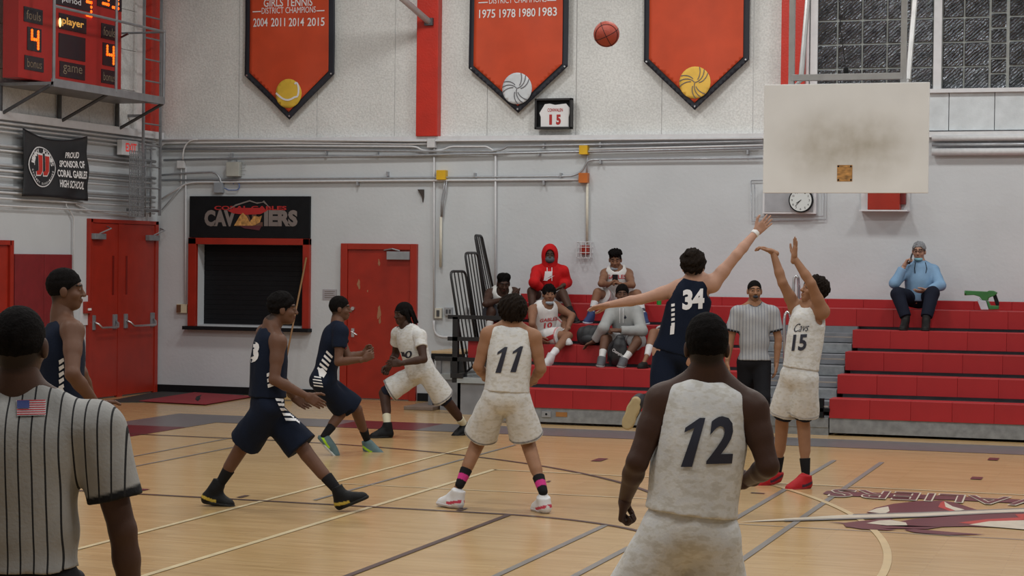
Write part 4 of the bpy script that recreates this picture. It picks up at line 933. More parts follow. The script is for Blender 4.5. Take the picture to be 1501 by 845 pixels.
# basketball in flight
dB = 18.3; cB = CP+ray(889,50)*dB
bk_ = empty('basketball', cB-np.array([0,0,.12])); tag(bk_, 'reddish brown basketball in the air between two pennants', 'ball')
MB().sphere(cB, .12, 32, 20).build('ball', mk('pebbled_ball', (.34,.045,.022), .5, bump=.4, bscale=220), bk_, smooth=True)
A = np.array([[.9,.1,.42],[-.25,.92,.3],[-.36,-.37,.85]])
for nrm_, off in (((1,0,0),0),((0,0,1),0),((0,1,0),.065),((0,1,0),-.065)):
    n_ = nrm(A.T @ np.array(nrm_)); u_ = nrm(np.cross(n_, (.3,.2,1))); v_ = np.cross(n_, u_); rr = math.sqrt(.1205**2-off**2)
    MB().tube([cB+n_*off+rr*(math.cos(t)*u_+math.sin(t)*v_) for t in np.linspace(0, 2*math.pi, 40)], .003, 5).build('seam', m_black, bk_)
# ================================================================== people
# signed-distance modelling: every body, garment, shoe and head of hair is one smooth closed surface
VR, VF, VZ = _r0, np.array([-math.sin(YAW), math.cos(YAW), 0.]), np.array([0, 0, 1.])
def vv(r, t, u=0.): return VR*r - VF*t + VZ*u          # right, toward the viewer, up
class Fld:
    def __init__(s, lo, hi, h):
        s.h = h; s.lo = np.floor(np.asarray(lo)/h)*h; s.n = np.ceil((np.asarray(hi)-s.lo)/h).astype(int)+2
        s.f = np.full(s.n, .25, np.float32)
    def win(s, lo, hi):
        a = np.clip(np.floor((lo-s.lo)/s.h).astype(int), 0, s.n); b = np.clip(np.ceil((hi-s.lo)/s.h).astype(int)+1, 0, s.n)
        if (b <= a).any(): return None
        P = [(s.lo[i]+s.h*np.arange(a[i], b[i])).astype(np.float32).reshape([-1 if j == i else 1 for j in range(3)]) for i in range(3)]
        return tuple(slice(a[i], b[i]) for i in range(3)), P
    def put(s, fn, lo, hi, k=.02, sub=False):
        pad = k+3*s.h+.012; w = s.win(np.asarray(lo)-pad, np.asarray(hi)+pad)
        if w is None: return
        sl, P = w; d = fn(P); a = s.f[sl]
        if sub:
            d = -d
            if k > 0: hh = np.maximum(k-np.abs(a-d), 0)/k; s.f[sl] = np.maximum(a, d)+hh*hh*k*.25
            else: s.f[sl] = np.maximum(a, d)
        elif k > 0:
            hh = np.maximum(k-np.abs(a-d), 0)/k; s.f[sl] = np.minimum(a, d)-hh*hh*k*.25
        else: s.f[sl] = np.minimum(a, d)
    def cap(s, a, b, ra, rb=None, k=.02, cuts=(), sub=False, flat_=None):
        a = np.asarray(a, float); b = np.asarray(b, float); rb = ra if rb is None else rb
        ab = b-a; L2 = max(1e-9, ab @ ab); m = max(ra, rb)
        def fn(P):
            x, y, z = (P[i]-np.float32(a[i]) for i in range(3))
            t = np.clip((x*ab[0]+y*ab[1]+z*ab[2])/L2, 0, 1)
            dx, dy, dz = x-t*ab[0], y-t*ab[1], z-t*ab[2]
            q = dx*dx+dy*dy+dz*dz
            if flat_ is not None:
                dr, sc_ = flat_; e = dx*dr[0]+dy*dr[1]+dz*dr[2]; q = q+e*e*(1/sc_**2-1)
            d = np.sqrt(q)-(ra+t*(rb-ra))
            for pt, n in cuts: d = np.maximum(d, (P[0]-pt[0])*n[0]+(P[1]-pt[1])*n[1]+(P[2]-pt[2])*n[2])
            return d.astype(np.float32)
        s.put(fn, np.minimum(a, b)-m, np.maximum(a, b)+m, k, sub); return s
    def ell(s, c, A, r, k=.02, sub=False, cuts=()):
        c = np.asarray(c, float); A = np.asarray(A, float); r = np.asarray(r, float); e = np.sqrt(((A*r[:,None])**2).sum(0))
        def fn(P):
            x, y, z = (P[i]-np.float32(c[i]) for i in range(3)); k0 = 0; k1 = 0
            for i in range(3):
                q = x*A[i,0]+y*A[i,1]+z*A[i,2]; k0 = k0+(q/r[i])**2; k1 = k1+(q/r[i]**2)**2
            k0 = np.sqrt(k0); d = k0*(k0-1)/np.sqrt(k1+1e-9)
            for pt, n in cuts: d = np.maximum(d, (P[0]-pt[0])*n[0]+(P[1]-pt[1])*n[1]+(P[2]-pt[2])*n[2])
            return d.astype(np.float32)
        s.put(fn, c-e, c+e, k, sub); return s
    def plane(s, pt, n):
        P = [(s.lo[i]+s.h*np.arange(s.n[i])).astype(np.float32).reshape([-1 if j == i else 1 for j in range(3)]) for i in range(3)]
        s.f = np.maximum(s.f, ((P[0]-pt[0])*n[0]+(P[1]-pt[1])*n[1]+(P[2]-pt[2])*n[2]).astype(np.float32)); return s
    def noise(s, amp, freq, seed=0, aniso=(1,1,1)):
        P = [(s.lo[i]+s.h*np.arange(s.n[i])).astype(np.float32).reshape([-1 if j == i else 1 for j in range(3)]) for i in range(3)]
        rng = np.random.RandomState(seed); acc = np.zeros(1, np.float32)
        for q in range(5):
            k = rng.normal(size=3); k = k/np.linalg.norm(k)*freq*(1+.6*q)*np.array(aniso); ph = rng.uniform(0, 6.28)
            acc = acc+np.sin(P[0]*np.float32(k[0])+P[1]*np.float32(k[1])+P[2]*np.float32(k[2])+np.float32(ph))/(1+.4*q)
        s.f = s.f+acc.astype(np.float32)*np.float32(amp*.5); return s
    def mesh(s):
        f = s.f; f[0] = f[-1] = .2; f[:,0] = f[:,-1] = .2; f[:,:,0] = f[:,:,-1] = .2
        ins = f < 0
        c = np.zeros(np.array(f.shape)-1, np.uint8)
        for i in (0,1):
            for j in (0,1):
                for k in (0,1): c += ins[i:f.shape[0]-1+i, j:f.shape[1]-1+j, k:f.shape[2]-1+k]
        act = (c > 0) & (c < 8); I, J, K = np.nonzero(act); n = len(I)
        if n == 0: return np.zeros((0,3)), np.zeros((0,4), int)
        idx = np.full(act.shape, -1, np.int32); idx[I,J,K] = np.arange(n)
        acc = np.zeros((n,3)); cnt = np.zeros(n)
        co = [(0,0,0),(1,0,0),(0,1,0),(1,1,0),(0,0,1),(1,0,1),(0,1,1),(1,1,1)]
        vals = [f[I+a,J+b,K+d] for a,b,d in co]
        for p, q in [(0,1),(2,3),(4,5),(6,7),(0,2),(1,3),(4,6),(5,7),(0,4),(1,5),(2,6),(3,7)]:
            m = (vals[p] < 0) != (vals[q] < 0); t = vals[p]/(vals[p]-vals[q]+1e-12); t = np.where(m, t, 0)
            pa = np.array(co[p]); pb = np.array(co[q])
            acc += np.where(m[:,None], pa+t[:,None]*(pb-pa), 0); cnt += m
        V = s.lo+s.h*(np.stack([I,J,K],1)+acc/cnt[:,None])
        Q = []
        for ax in range(3):
            o = [(0,1,2),(1,2,0),(2,0,1)][ax]
            a = np.take(ins, range(0, f.shape[ax]-1), ax); b = np.take(ins, range(1, f.shape[ax]), ax)
            x = np.stack(np.nonzero(a != b), 1); ok = (x[:,o[1]] > 0) & (x[:,o[2]] > 0) & (x[:,o[1]] < f.shape[o[1]]-1) & (x[:,o[2]] < f.shape[o[2]]-1); x = x[ok]
            e1 = np.zeros(3,int); e1[o[1]] = 1; e2 = np.zeros(3,int); e2[o[2]] = 1
            g = lambda y: idx[y[:,0], y[:,1], y[:,2]]
            q = np.stack([g(x-e1-e2), g(x-e2), g(x), g(x-e1)], 1); up_ = a[x[:,0],x[:,1],x[:,2]] if len(x) else np.zeros(0,bool)
            q[~up_] = q[~up_][:,::-1]; Q.append(q)
        Q = np.concatenate(Q); Q = Q[(Q >= 0).all(1)]
        return V, Q
def bnd(pts, pad): pts = np.array([p for p in pts]); return pts.min(0)-pad, pts.max(0)+pad
def mesh_obj(name, parts, mat, parent=None, origin=None, col=None, lat=None):
    V = np.concatenate([p[0] for p in parts]); k = 0; Qs = []
    for v, q in parts: Qs.append(q+k); k += len(v)
    Q = np.concatenate(Qs)
    org = ORG[parent.name] if parent is not None else np.asarray(origin, float)
    me = bpy.data.meshes.new(name); me.vertices.add(len(V)); me.vertices.foreach_set('co', (V-org).astype(np.float32).ravel())
    me.loops.add(len(Q)*4); me.loops.foreach_set('vertex_index', Q.astype(np.int32).ravel())
    me.polygons.add(len(Q)); me.polygons.foreach_set('loop_start', np.arange(0, len(Q)*4, 4, dtype=np.int32)); me.polygons.foreach_set('loop_total', np.full(len(Q), 4, np.int32))
    me.update(calc_edges=True); me.polygons.foreach_set('use_smooth', np.ones(len(Q), bool))
    if col is not None:
        c = col(V) if callable(col) else np.broadcast_to(np.array(col), (len(V),3)); c = np.concatenate([np.clip(c, 0, 1), np.ones((len(V),1))], 1)
        at = me.color_attributes.new('col', 'FLOAT_COLOR', 'POINT'); at.data.foreach_set('color', c.astype(np.float32).ravel())
    if lat is not None:
        at = me.attributes.new('lat', 'FLOAT', 'POINT'); at.data.foreach_set('value', lat(V).astype(np.float32))
    o = link(name, me, parent, org, mat); BV[o.name] = (V, Q); return o
BV = {}
m_skin = attr_mat('skin', .50, bump=.08, bscale=160, var=.10); m_cloth = attr_mat('cloth', .85, bump=.25); m_camo = attr_mat('patterned_cloth', .85, camo=.5, bump=.25)
m_hair = mk('black_hair', (.006,.005,.005), .9, var=.4, scale=40, bump=.5, bscale=140, spec=.08); m_hair_br = mk('dark_brown_hair', (.012,.008,.006), .9, var=.4, scale=40, bump=.5, bscale=140, spec=.1); m_hair_gr = mk('grey_hair', (.22,.23,.25), .6, var=.3, scale=60, bump=.6, bscale=160)
m_shoe = attr_mat('shoe_upper', .55, bump=.15); m_sole = attr_mat('shoe_sole', .6, bump=0)
DARK = (.055,.028,.020); DARK2 = (.072,.038,.027); BROWN = (.125,.062,.040); TAN = (.30,.155,.090); FAIR = (.44,.255,.185); MID = (.23,.115,.070)
NAVY = (.005,.0095,.024); WHITE = (.66,.66,.65)

class Person:
    def __init__(s, D, front, skin, face=None, scale=1.0, h=.010, up_tilt=None, **J):
        """D: distance of the pelvis from the lens plane. J: joints as (px, py, depth offset), r*/l* = the person's own right/left"""
        s.D, s.sc, s.h, s.skin = D, scale, h, skin
        s.front = nrm(vv(*front)); s.face = nrm(vv(*face)) if face else s.front
        s.J = {}; s.px = J
        for k, v in J.items():
            if k[0] == 'F': continue
            s.J[k] = CP+ray(v[0], v[1])*(D+(v[2] if len(v) > 2 else 0))
        J_ = s.J; sc = scale
        s.up = nrm(J_['N']-J_['P']); s.lat = nrm(np.cross(s.front, s.up)); s.fr = nrm(np.cross(s.up, s.lat))
        for sd, sg in (('r', 1), ('l', -1)):
            S = J_['N']-s.up*.045*sc+s.lat*sg*.175*sc
            if 's'+sd in J:                        # pixel fixes it across the view, the shoulder girdle its distance
                v = J['s'+sd]; S = CP+ray(v[0], v[1])*(dep(S)+(v[2] if len(v) > 2 else 0))
            J_['s'+sd] = S
            H = J_['P']-s.up*.03*sc+s.lat*sg*.088*sc
            if 'h'+sd in J: v = J['h'+sd]; H = CP+ray(v[0], v[1])*(dep(H)+(v[2] if len(v) > 2 else 0))
            J_['h'+sd] = H
            # wrist then elbow (distance of the elbow solved from bone lengths)
            v = J['w'+sd]; J_['w'+sd] = CP+ray(v[0], v[1])*(dep(S)+(v[2] if len(v) > 2 else 0))
            J_['e'+sd] = s.solve(J['e'+sd], S, J_['w'+sd], .29*sc, .255*sc, -s.fr*.4+np.array([0,0,-.1]))
            v = J['t'+sd]; J_['t'+sd] = CP+ray(v[0], v[1])*(dep(J_['w'+sd])+(v[2] if len(v) > 2 else 0))
            # foot : heel and toe pixels at sole height z
            f = J['F'+sd]                              # foot: heel and toe pixels, then how their distance is known
            if f[2] == 'T': heel = onz(*f[0], f[3]); toe = CP+ray(*f[1])*(dep(heel)+f[4])          # heel on the floor
            elif f[2] == 'Y':                          # on a bench of height f[3]
                heel = ony(*f[0], f[4]); toe = ony(*f[1], f[5]); heel[2] = toe[2] = f[3]
            else: heel = CP+ray(*f[0])*(D+f[3]); toe = CP+ray(*f[1])*(D+f[4])                      # in the air
            s.J['heel'+sd], s.J['toe'+sd] = heel, toe
            fd = nrm(toe-heel); toe = heel+fd*.275*sc; s.J['toe'+sd] = toe
            v = J.get('a'+sd)
            an = CP+ray(v[0], v[1])*(dep(heel+fd*.05*sc)+(v[2] if len(v) > 2 else 0)) if v else heel+fd*.06*sc+VZ*.09*sc
            J_['a'+sd] = an
            J_['k'+sd] = s.solve(J['k'+sd], H, an, .43*sc, .41*sc, s.fr*.8)
        s.A = None
    def solve(s, px, a, b, la, lb, bias):
        best = None; c = (dep(a)+dep(b))/2; dr = ray(px[0], px[1])
        off = px[2] if len(px) > 2 else None
        if off is not None: return CP+dr*(c+off)
        for q in np.linspace(-.45, .45, 91):
            p = CP+dr*(c+q); e = (np.linalg.norm(p-a)-la)**2+(np.linalg.norm(p-b)-lb)**2-.012*(p-a) @ bias
            if best is None or e < best[0]: best = (e, p)
        return best[1]
    def report(s, n):
        d = lambda a, b: round(float(np.linalg.norm(s.J[a]-s.J[b]))/s.sc, 2)
        print(n, 'torso', d('N','P'), 'head', d('H','N'), 'sh', d('sr','sl'), 'ua', d('sr','er'), d('sl','el'), 'fa', d('er','wr'), d('el','wl'), 'th', d('hr','kr'), d('hl','kl'), 'sk', d('kr','ar'), d('kl','al'), 'z feet', [round(float(s.J[k][2]),2) for k in ('heelr','toer','heell','toel')])
    # ---------------- body
    def torso(s, Fd, g=0., k=.05, belly=0.):
        J = s.J; sc = s.sc; A = np.array([s.lat, s.fr, s.up]); N, P = J['N'], J['P']; T = N-P
        Fd.ell(P+T*.70, A, np.array([.158,.108,.175])*sc+g, k); Fd.ell(P+T*.36+s.fr*belly*.5, A, np.array([.138+belly*.5,.100+belly,.19])*sc+g, k); Fd.ell(P-s.up*.01, A, np.array([.160+belly*.4,.118+belly*.5,.12])*sc+g, k)
    def body(s, label, head=True, hands=('relax','relax'), group=None, belly=0.):
        J = s.J; sc = s.sc; pts = list(J.values()); lo, hi = bnd(pts, .16); B = Fld(lo, hi, s.h)
        s.torso(B, -.004, .05, belly); N, H = J['N'], J['H']
        B.cap(J['sr']*.9+N*.1, J['sl']*.9+N*.1, .062*sc, k=.05)
        nb = N+s.up*.02*sc
        for sd in 'rl':
            S, E, Wr = J['s'+sd], J['e'+sd], J['w'+sd]
            B.cap(nb+s.up*.03*sc, S, .045*sc, .050*sc, .04); B.cap(S, S+(E-S)*.45, .064*sc, .052*sc, .03); B.cap(S+(E-S)*.4, E, .050*sc, .041*sc, .02)
            B.cap(E, E+(Wr-E)*.35, .041*sc, .042*sc, .015); B.cap(E+(Wr-E)*.3, Wr, .042*sc, .027*sc, .01)
            Hp, K, An = J['h'+sd], J['k'+sd], J['a'+sd]
            B.cap(Hp, K, .092*sc, .056*sc, .05); sk = An-K; bk = -nrm(s.fr-sk*(s.fr @ sk)/(sk @ sk))
            B.cap(K, An, .052*sc, .034*sc, .02); B.cap(K+sk*.12+bk*.012, K+sk*.55+bk*.012, .050*sc, .042*sc, .03)
            uf = nrm(An-J['heel'+sd]-nrm(J['toe'+sd]-J['heel'+sd])*((An-J['heel'+sd]) @ nrm(J['toe'+sd]-J['heel'+sd]))); B.cap(An, J['toe'+sd]*.62+J['heel'+sd]*.38+uf*.032*sc, .030*sc, .022*sc, .012)
        # head axes
        yf = s.face; zu = nrm(s.headup if hasattr(s, 'headup') else VZ); zu = nrm(zu-yf*(zu @ yf)) if abs(zu @ yf) < .97 else s.up
        xr = np.cross(yf, zu); A = np.array([xr, yf, zu]); s.A = A; s.Hc = H
        L = lambda x, y, z: H+(xr*x+yf*y+zu*z)*sc
        B.cap(N-s.up*.02*sc, L(0,-.025,-.05), .060*sc, .055*sc, .04)
        parts = [B.mesh()]
        hh = min(.0055, s.h*.6); lo, hi = bnd([H], .17*sc); Hd = Fld(lo, hi, hh)
        Hd.cap(N, L(0,-.025,-.05), .058*sc, .055*sc, .03)
        Hd.ell(L(0,-.016,.030), A, np.array([.075,.096,.088])*sc, .03); Hd.ell(L(0,.022,-.035), A, np.array([.060,.066,.078])*sc, .03)
        Hd.ell(L(0,.056,-.088), A, np.array([.030,.026,.022])*sc, .03)
        for sg in (-1, 1):
            Hd.ell(L(sg*.077,-.006,-.008), A, np.array([.011,.022,.032])*sc, .008); Hd.ell(L(sg*.038,.058,-.028), A, np.array([.024,.024,.022])*sc, .02)
            Hd.ell(L(sg*.031,.098,.008), A, np.array([.019,.018,.011])*sc, .012, sub=True); Hd.ell(L(sg*.031,.079,.007), A, np.array([.013,.011,.010])*sc, .004)
            Hd.ell(L(sg*.013,.100,-.030), A, np.array([.009,.010,.008])*sc, .01)
        Hd.ell(L(0,.078,.030), A, np.array([.052,.016,.010])*sc, .02)
        Hd.cap(L(0,.086,.012), L(0,.108,-.026), .008*sc, .011*sc, .014)
        Hd.ell(L(0,.086,-.055), A, np.array([.026,.012,.0065])*sc, .008); Hd.ell(L(0,.084,-.067), A, np.array([.022,.012,.0075])*sc, .008)
        parts.append(Hd.mesh())
        for sd, mode in zip('rl', hands): parts.append(s.hand(sd, mode))
        sk = np.array(s.skin); hc = np.array((.012,.010,.009))
        def colour(V):
            c = np.tile(sk, (len(V),1)); q = (V-H)/sc; x, y, z = q @ xr, q @ yf, q @ zu; ax = np.abs(x)
            c[(y > .05) & ((x/.026)**2+((z+.060)/.013)**2 < 1)] = sk*.72+np.array([.03,.002,.004])
            c[(y > .055) & ((ax-.031)**2/.0125**2+(z-.007)**2/.0050**2 < 1)] = (.26,.24,.22)
            c[(y > .055) & ((ax-.031)**2+(z-.007)**2 < .0062**2)] = (.012,.008,.006)
            c[(y > .05) & (ax > .012) & (ax < .050) & (np.abs(z-.032+.25*np.maximum(0,ax-.035)) < .006)] = hc
            if getattr(s, 'fade', 1): w_ = (np.clip((z-.75*y+.038)/.035, 0, 1)*(y < .070)*(z > -.085)*(np.linalg.norm(q, axis=1) < .15)*.8*(ax < .0765+.0*y))[:,None]; c = c*(1-w_)+hc*w_
            if getattr(s, 'beard', 0): c[(y > .01) & (z < -.045) & (z > -.11) & ~((x/.022)**2+((z+.060)/.010)**2 < 1)] = sk*(1-s.beard)+hc*s.beard
            return c
        root = mesh_obj('person', parts, m_skin, None, np.array([J['P'][0], J['P'][1], min(J['heelr'][2], J['heell'][2])]), colour)
        tag(root, label, 'person', group); s.root = root; return root
    def hand(s, sd, mode):
        J = s.J; sc = s.sc; Wr = J['w'+sd]; d = nrm(J['t'+sd]-Wr); inn = s.lat*(-1 if sd == 'r' else 1)
        pn = getattr(s, 'palm'+sd, None); n = nrm(vv(*pn)) if pn is not None else inn
        n = n-d*(n @ d); n = nrm(n) if np.linalg.norm(n) > .1 else nrm(np.cross(d, VZ))
        th = np.cross(d, n)*(1 if sd == 'r' else -1)
        curl = {'relax':.32,'fist':1.35,'open':.06,'grip':.95,'droop':.5}[mode]; spread = .10 if mode == 'open' else .02
        hh = min(.0045, s.h*.5); lo, hi = bnd([Wr, Wr+d*.2*sc], .11*sc); G = Fld(lo, hi, hh)
        G.cap(Wr-(d*.03)*sc, Wr+d*.02*sc, .027*sc, .026*sc, .01)
        Lf = [.070,.079,.074,.058]; 
        for i in range(4):
            o = (1.5-i)*.0195; kn = Wr+(d*(.094-.006*abs(i-1))+th*o)*sc
            G.cap(Wr+(d*.015+th*o*.75)*sc, kn, .0155*sc, .0125*sc, .014); p = kn; a = 0.
            for j, fr_ in enumerate((.44,.31,.25)):
                a += curl*(1. if j else .75); dd = nrm(d*math.cos(a)+n*math.sin(a)+th*(1.5-i)*spread*math.cos(a))
                q = p+dd*Lf[i]*fr_*sc*1.05; G.cap(p, q, (.0095-.0008*j)*sc, (.0088-.0008*j)*sc, .003); p = q
        b = Wr+(d*.025+th*.022)*sc; m_ = b+(d*.035+th*.030+n*.012)*sc
        fold = .5 if mode in ('fist','grip') else 0.
        e1 = m_+nrm(d*.8+th*(.55-fold)+n*(.1+fold))*.034*sc; e2 = e1+nrm(d*.9+th*(.15-fold*1.2)+n*(.12+fold*1.3))*.028*sc
        G.cap(b, m_, .017*sc, .0135*sc, .01); G.cap(m_, e1, .0125*sc, .011*sc, .004); G.cap(e1, e2, .0108*sc, .009*sc, .003)
        return G.mesh()
    # ---------------- head dressings
    def hl(s, x, y, z): return s.Hc+(s.A[0]*x+s.A[1]*y+s.A[2]*z)*s.sc
    def hair(s, kind, mat, seed=1):
        sc = s.sc; A = s.A; hh = min(.006, s.h*.62); lo, hi = bnd([s.Hc], .24*sc); G = Fld(lo, hi, hh); L = s.hl
        cutn = nrm(A[1]*.75-A[2]); cut = [(L(0,.012,0), cutn)]
        if kind == 'buzz': G.ell(L(0,-.016,.031), A, np.array([.0785,.0995,.0915])*sc, 0, cuts=[(L(0,.0,.0), cutn)]); G.noise(.0012, 300, seed)
        elif kind == 'short': G.ell(L(0,-.016,.036), A, np.array([.083,.104,.100])*sc, 0, cuts=cut); G.noise(.0016, 190, seed+20)
        elif kind == 'thick': G.ell(L(0,-.020,.044), A, np.array([.089,.108,.104])*sc, 0, cuts=[(L(0,.026,.0), cutn)]); G.noise(.006, 130, seed)
        elif kind == 'grey': G.ell(L(0,-.018,.032), A, np.array([.081,.102,.094])*sc, 0, cuts=[(L(0,-.010,.0), cutn)]); G.noise(.011, 95, seed)
        elif kind == 'curly': G.ell(L(0,-.024,.042), A, np.array([.100,.116,.108])*sc, 0, cuts=[(L(0,.03,.0), nrm(A[1]*.9-A[2]))]); G.noise(.010, 105, seed)
        elif kind == 'afro': G.ell(L(0,-.022,.036), A, np.array([.116,.124,.118])*sc, 0, cuts=[(L(0,.055,.0), nrm(A[1]*1.-A[2]*.9))]); G.noise(.009, 120, seed)
        elif kind == 'top':                                  # faded sides, tall curly top
            G.ell(L(0,-.016,.031), A, np.array([.0785,.0995,.0915])*sc, 0, cuts=[(L(0,.0,.0), cutn)]); G.ell(L(0,.010,.098), A, np.array([.092,.100,.052])*sc, .01); G.noise(.009, 120, seed)
        elif kind == 'flat': G.ell(L(0,-.016,.031), A, np.array([.0785,.0995,.0915])*sc, 0, cuts=[(L(0,.0,.0), cutn)]); G.cap(L(-.03,0,.085), L(.03,0,.085), .060*sc, k=.01, cuts=[(L(0,0,.148), A[2])]); G.noise(.004, 160, seed)
        elif kind == 'fringe': G.ell(L(0,-.014,.038), A, np.array([.086,.110,.100])*sc, 0, cuts=[(L(0,.045,.0), nrm(A[1]*.62-A[2]))]); G.noise(.006, 110, seed, (1,1,.4))
        elif kind == 'locs':
            G.ell(L(0,-.016,.036), A, np.array([.086,.106,.100])*sc, 0, cuts=[(L(0,.045,.0), cutn)])
            rng = np.random.RandomState(seed)
            for q in range(46):
                a = rng.uniform(.35, 2*math.pi-.35); x, y = .075*math.sin(a), .085*math.cos(a)-.015
                p = L(x*.8, y*.8, .075); m_ = L(x*1.22, y*1.15, .02+rng.uniform(-.02,.02)); e = L(x*1.3+rng.uniform(-.02,.02), y*1.25-.035, -.06-rng.uniform(0,.05) if y < .03 else rng.uniform(-.01,.03))
                G.cap(p, m_, .013*sc, .012*sc, .004); G.cap(m_, e, .012*sc, .008*sc, .004)
        return mesh_obj('hair', [G.mesh()], mat, s.root)
    def blob(s, name, c, A, r, col, rough=None, cuts=()):
        lo, hi = bnd([c], max(r)+.03); G = Fld(lo, hi, .005); G.ell(c, A, r, 0, cuts=cuts)
        return mesh_obj(name, [G.mesh()], m_cloth, s.root, None, col)
    # ---------------- clothes
    def jersey(s, col, mat=None, hem=-.06, trim=None, loose=.016, hgrid=None, wr=.0035):
        J = s.J; sc = s.sc; h = hgrid or s.h*.98; lo, hi = bnd([J['N'], J['P'], J['sr'], J['sl']], .24*sc); G = Fld(lo, hi, h); N = J['N']; up = s.up
        s.torso(G, loose, .06)
        G.cap(J['P']+up*.0, J['P']+up*.30*sc, (.150+loose)*sc, (.152+loose)*sc, .04, flat_=(s.fr, .80))
        a, b = N+(J['sr']-N)*.66, N+(J['sl']-N)*.66
        G.cap(a-up*.012, b-up*.012, .064*sc, k=.05)
        G.cap(N-up*.12*sc+s.fr*.02, N-up*.05*sc, .10*sc, .07*sc, .05)
        G.noise(wr, 26, 3, (1,1,.45))
        for sd, sg in (('r',1),('l',-1)):
            S, E = J['s'+sd], J['e'+sd]; G.cap(S+s.lat*sg*.028*sc+up*.06, S+s.lat*sg*.028*sc-up*.055*sc, .068*sc, .072*sc, .008, sub=True); G.cap(S+s.lat*sg*.01, E, .068*sc, .055*sc, .006, sub=True)
        G.ell(N+up*.052*sc+s.fr*.045*sc, np.array([s.lat, s.fr, up]), np.array([.082,.085,.085])*sc, .006, sub=True); G.ell(N+up*.06*sc-s.fr*.02*sc, np.array([s.lat, s.fr, up]), np.array([.082,.09,.072])*sc, .006, sub=True)
        hp = J['P']+up*hem*sc; G.plane(hp, -up); col = np.array(col)
        def colour(V):
            c = np.tile(col, (len(V),1))
            if trim is not None:
                w_ = np.clip(.5+(.016-(V-hp) @ up)/h, 0, 1)[:,None]; c = c*(1-w_)+np.array(trim)*w_
            return c
        o = mesh_obj('jersey', [G.mesh()], mat or m_cloth, s.root, None, colour); s.top = o; return o
    def shirt(s, col, name='shirt', sleeve=.62, hem=-.02, mat=None, trim=None, loose=.024, r=(.082,.080,.066), belly=0., neck=True, hgrid=None, cuff=.022, collar=None, wr=.005):
        J = s.J; sc = s.sc; h = hgrid or s.h*.98; lo, hi = bnd([J['N'], J['P'], J['sr'], J['sl'], J['er'], J['el'], J['wr'], J['wl']], .22*sc); G = Fld(lo, hi, h); N = J['N']; up = s.up
        hp = J['P']+up*hem*sc; s.torso(G, loose, .06, belly); G.plane(hp, -up); G.cap(J['sr'], J['sl'], .066*sc, k=.05); ends = []
        for sd in 'rl':
            S, E, Wr = J['s'+sd], J['e'+sd], J['w'+sd]; G.cap(N+up*.03*sc, S, .048*sc, .062*sc, .04)
            if sleeve <= 1: e = S+(E-S)*sleeve; dr = nrm(E-S); G.cap(S, e, r[0]*sc, r[1]*sc, .03, cuts=[(e, dr)]); ends.append((e, dr, r[1]))
            else:
                G.cap(S, E, r[0]*sc, r[1]*sc, .03); e = E+(Wr-E)*(sleeve-1); dr = nrm(Wr-E); G.cap(E, e, r[1]*sc, r[2]*sc, .02, cuts=[(e, dr)]); ends.append((e, dr, r[2]))
        G.noise(wr, 24, 5, (1,1,.5))
        if neck: G.ell(N+up*.075*sc+s.fr*.03*sc, np.array([s.lat, s.fr, up]), np.array([.072,.085,.075])*sc, .006, sub=True)
        col = np.array(col)
        def colour(V):
            c = np.tile(col, (len(V),1))
            if trim is not None:
                for e, dr, rr in ends: q = V-e; al_ = q @ dr; w_ = (np.clip(.5+(al_+cuff)/h, 0, 1)*(np.linalg.norm(q-np.outer(al_, dr), axis=1) < (rr+.013)*sc)*(al_ < .02))[:,None]; c = c*(1-w_)+np.array(trim)*w_
            if collar is not None:
                q = V-(N+up*.075*sc+s.fr*.03*sc); e = (q @ s.lat/.072)**2+(q @ s.fr/.085)**2+(q @ up/.075)**2; w_ = np.clip(.5+(1.20*sc-np.sqrt(e))*.075/h, 0, 1)[:,None]; c = c*(1-w_)+np.array(collar)*w_
            return c
        o = mesh_obj(name, [G.mesh()], mat or m_cloth, s.root, None, colour, (lambda V: (V-N) @ s.lat+5)); s.top = o; return o
    def shorts(s, col, mat=None, t=.92, r0=.100, r1=.122, trim=None, name='shorts', waist=.085, hgrid=None, pel=1., wr=.006):
        J = s.J; sc = s.sc; h = hgrid or s.h*.98; lo, hi = bnd([J['P'], J['hr'], J['hl'], J['kr'], J['kl']], .22*sc); G = Fld(lo, hi, h); up = s.up
        A = np.array([s.lat, s.fr, up]); G.ell(J['P'], A, np.array([.172,.132,.13])*sc*pel, .04); G.cap(J['P'], J['P']+up*waist*sc,   .146*sc*pel, .146*sc*pel, .03, flat_=(s.fr, .8)); G.plane(J['P']+up*waist*sc, up); hems = []
        for sd in 'rl':
            H, K = J['h'+sd], J['k'+sd]; e = H+(K-H)*t; dr = nrm(K-H); G.cap(H, e, r0*sc, r1*sc, .03, cuts=[(e, dr)]); hems.append((e, dr))
        G.noise(wr, 22, 9, (1,1,.5)); col = np.array(col)
        def colour(V):
            c = np.tile(col, (len(V),1))
            if trim is not None:
                for e, dr in hems:
                    q = (V-e) @ dr; w_ = (np.clip(1.0-np.abs(q+.020)/h/1.2, 0, 1)*(np.linalg.norm(V-e, axis=1) < (r1+.022)*sc))[:,None]; c = c*(1-w_)+np.array(trim)*w_
            return c
        return mesh_obj(name, [G.mesh()], mat or m_cloth, s.root, None, colour)
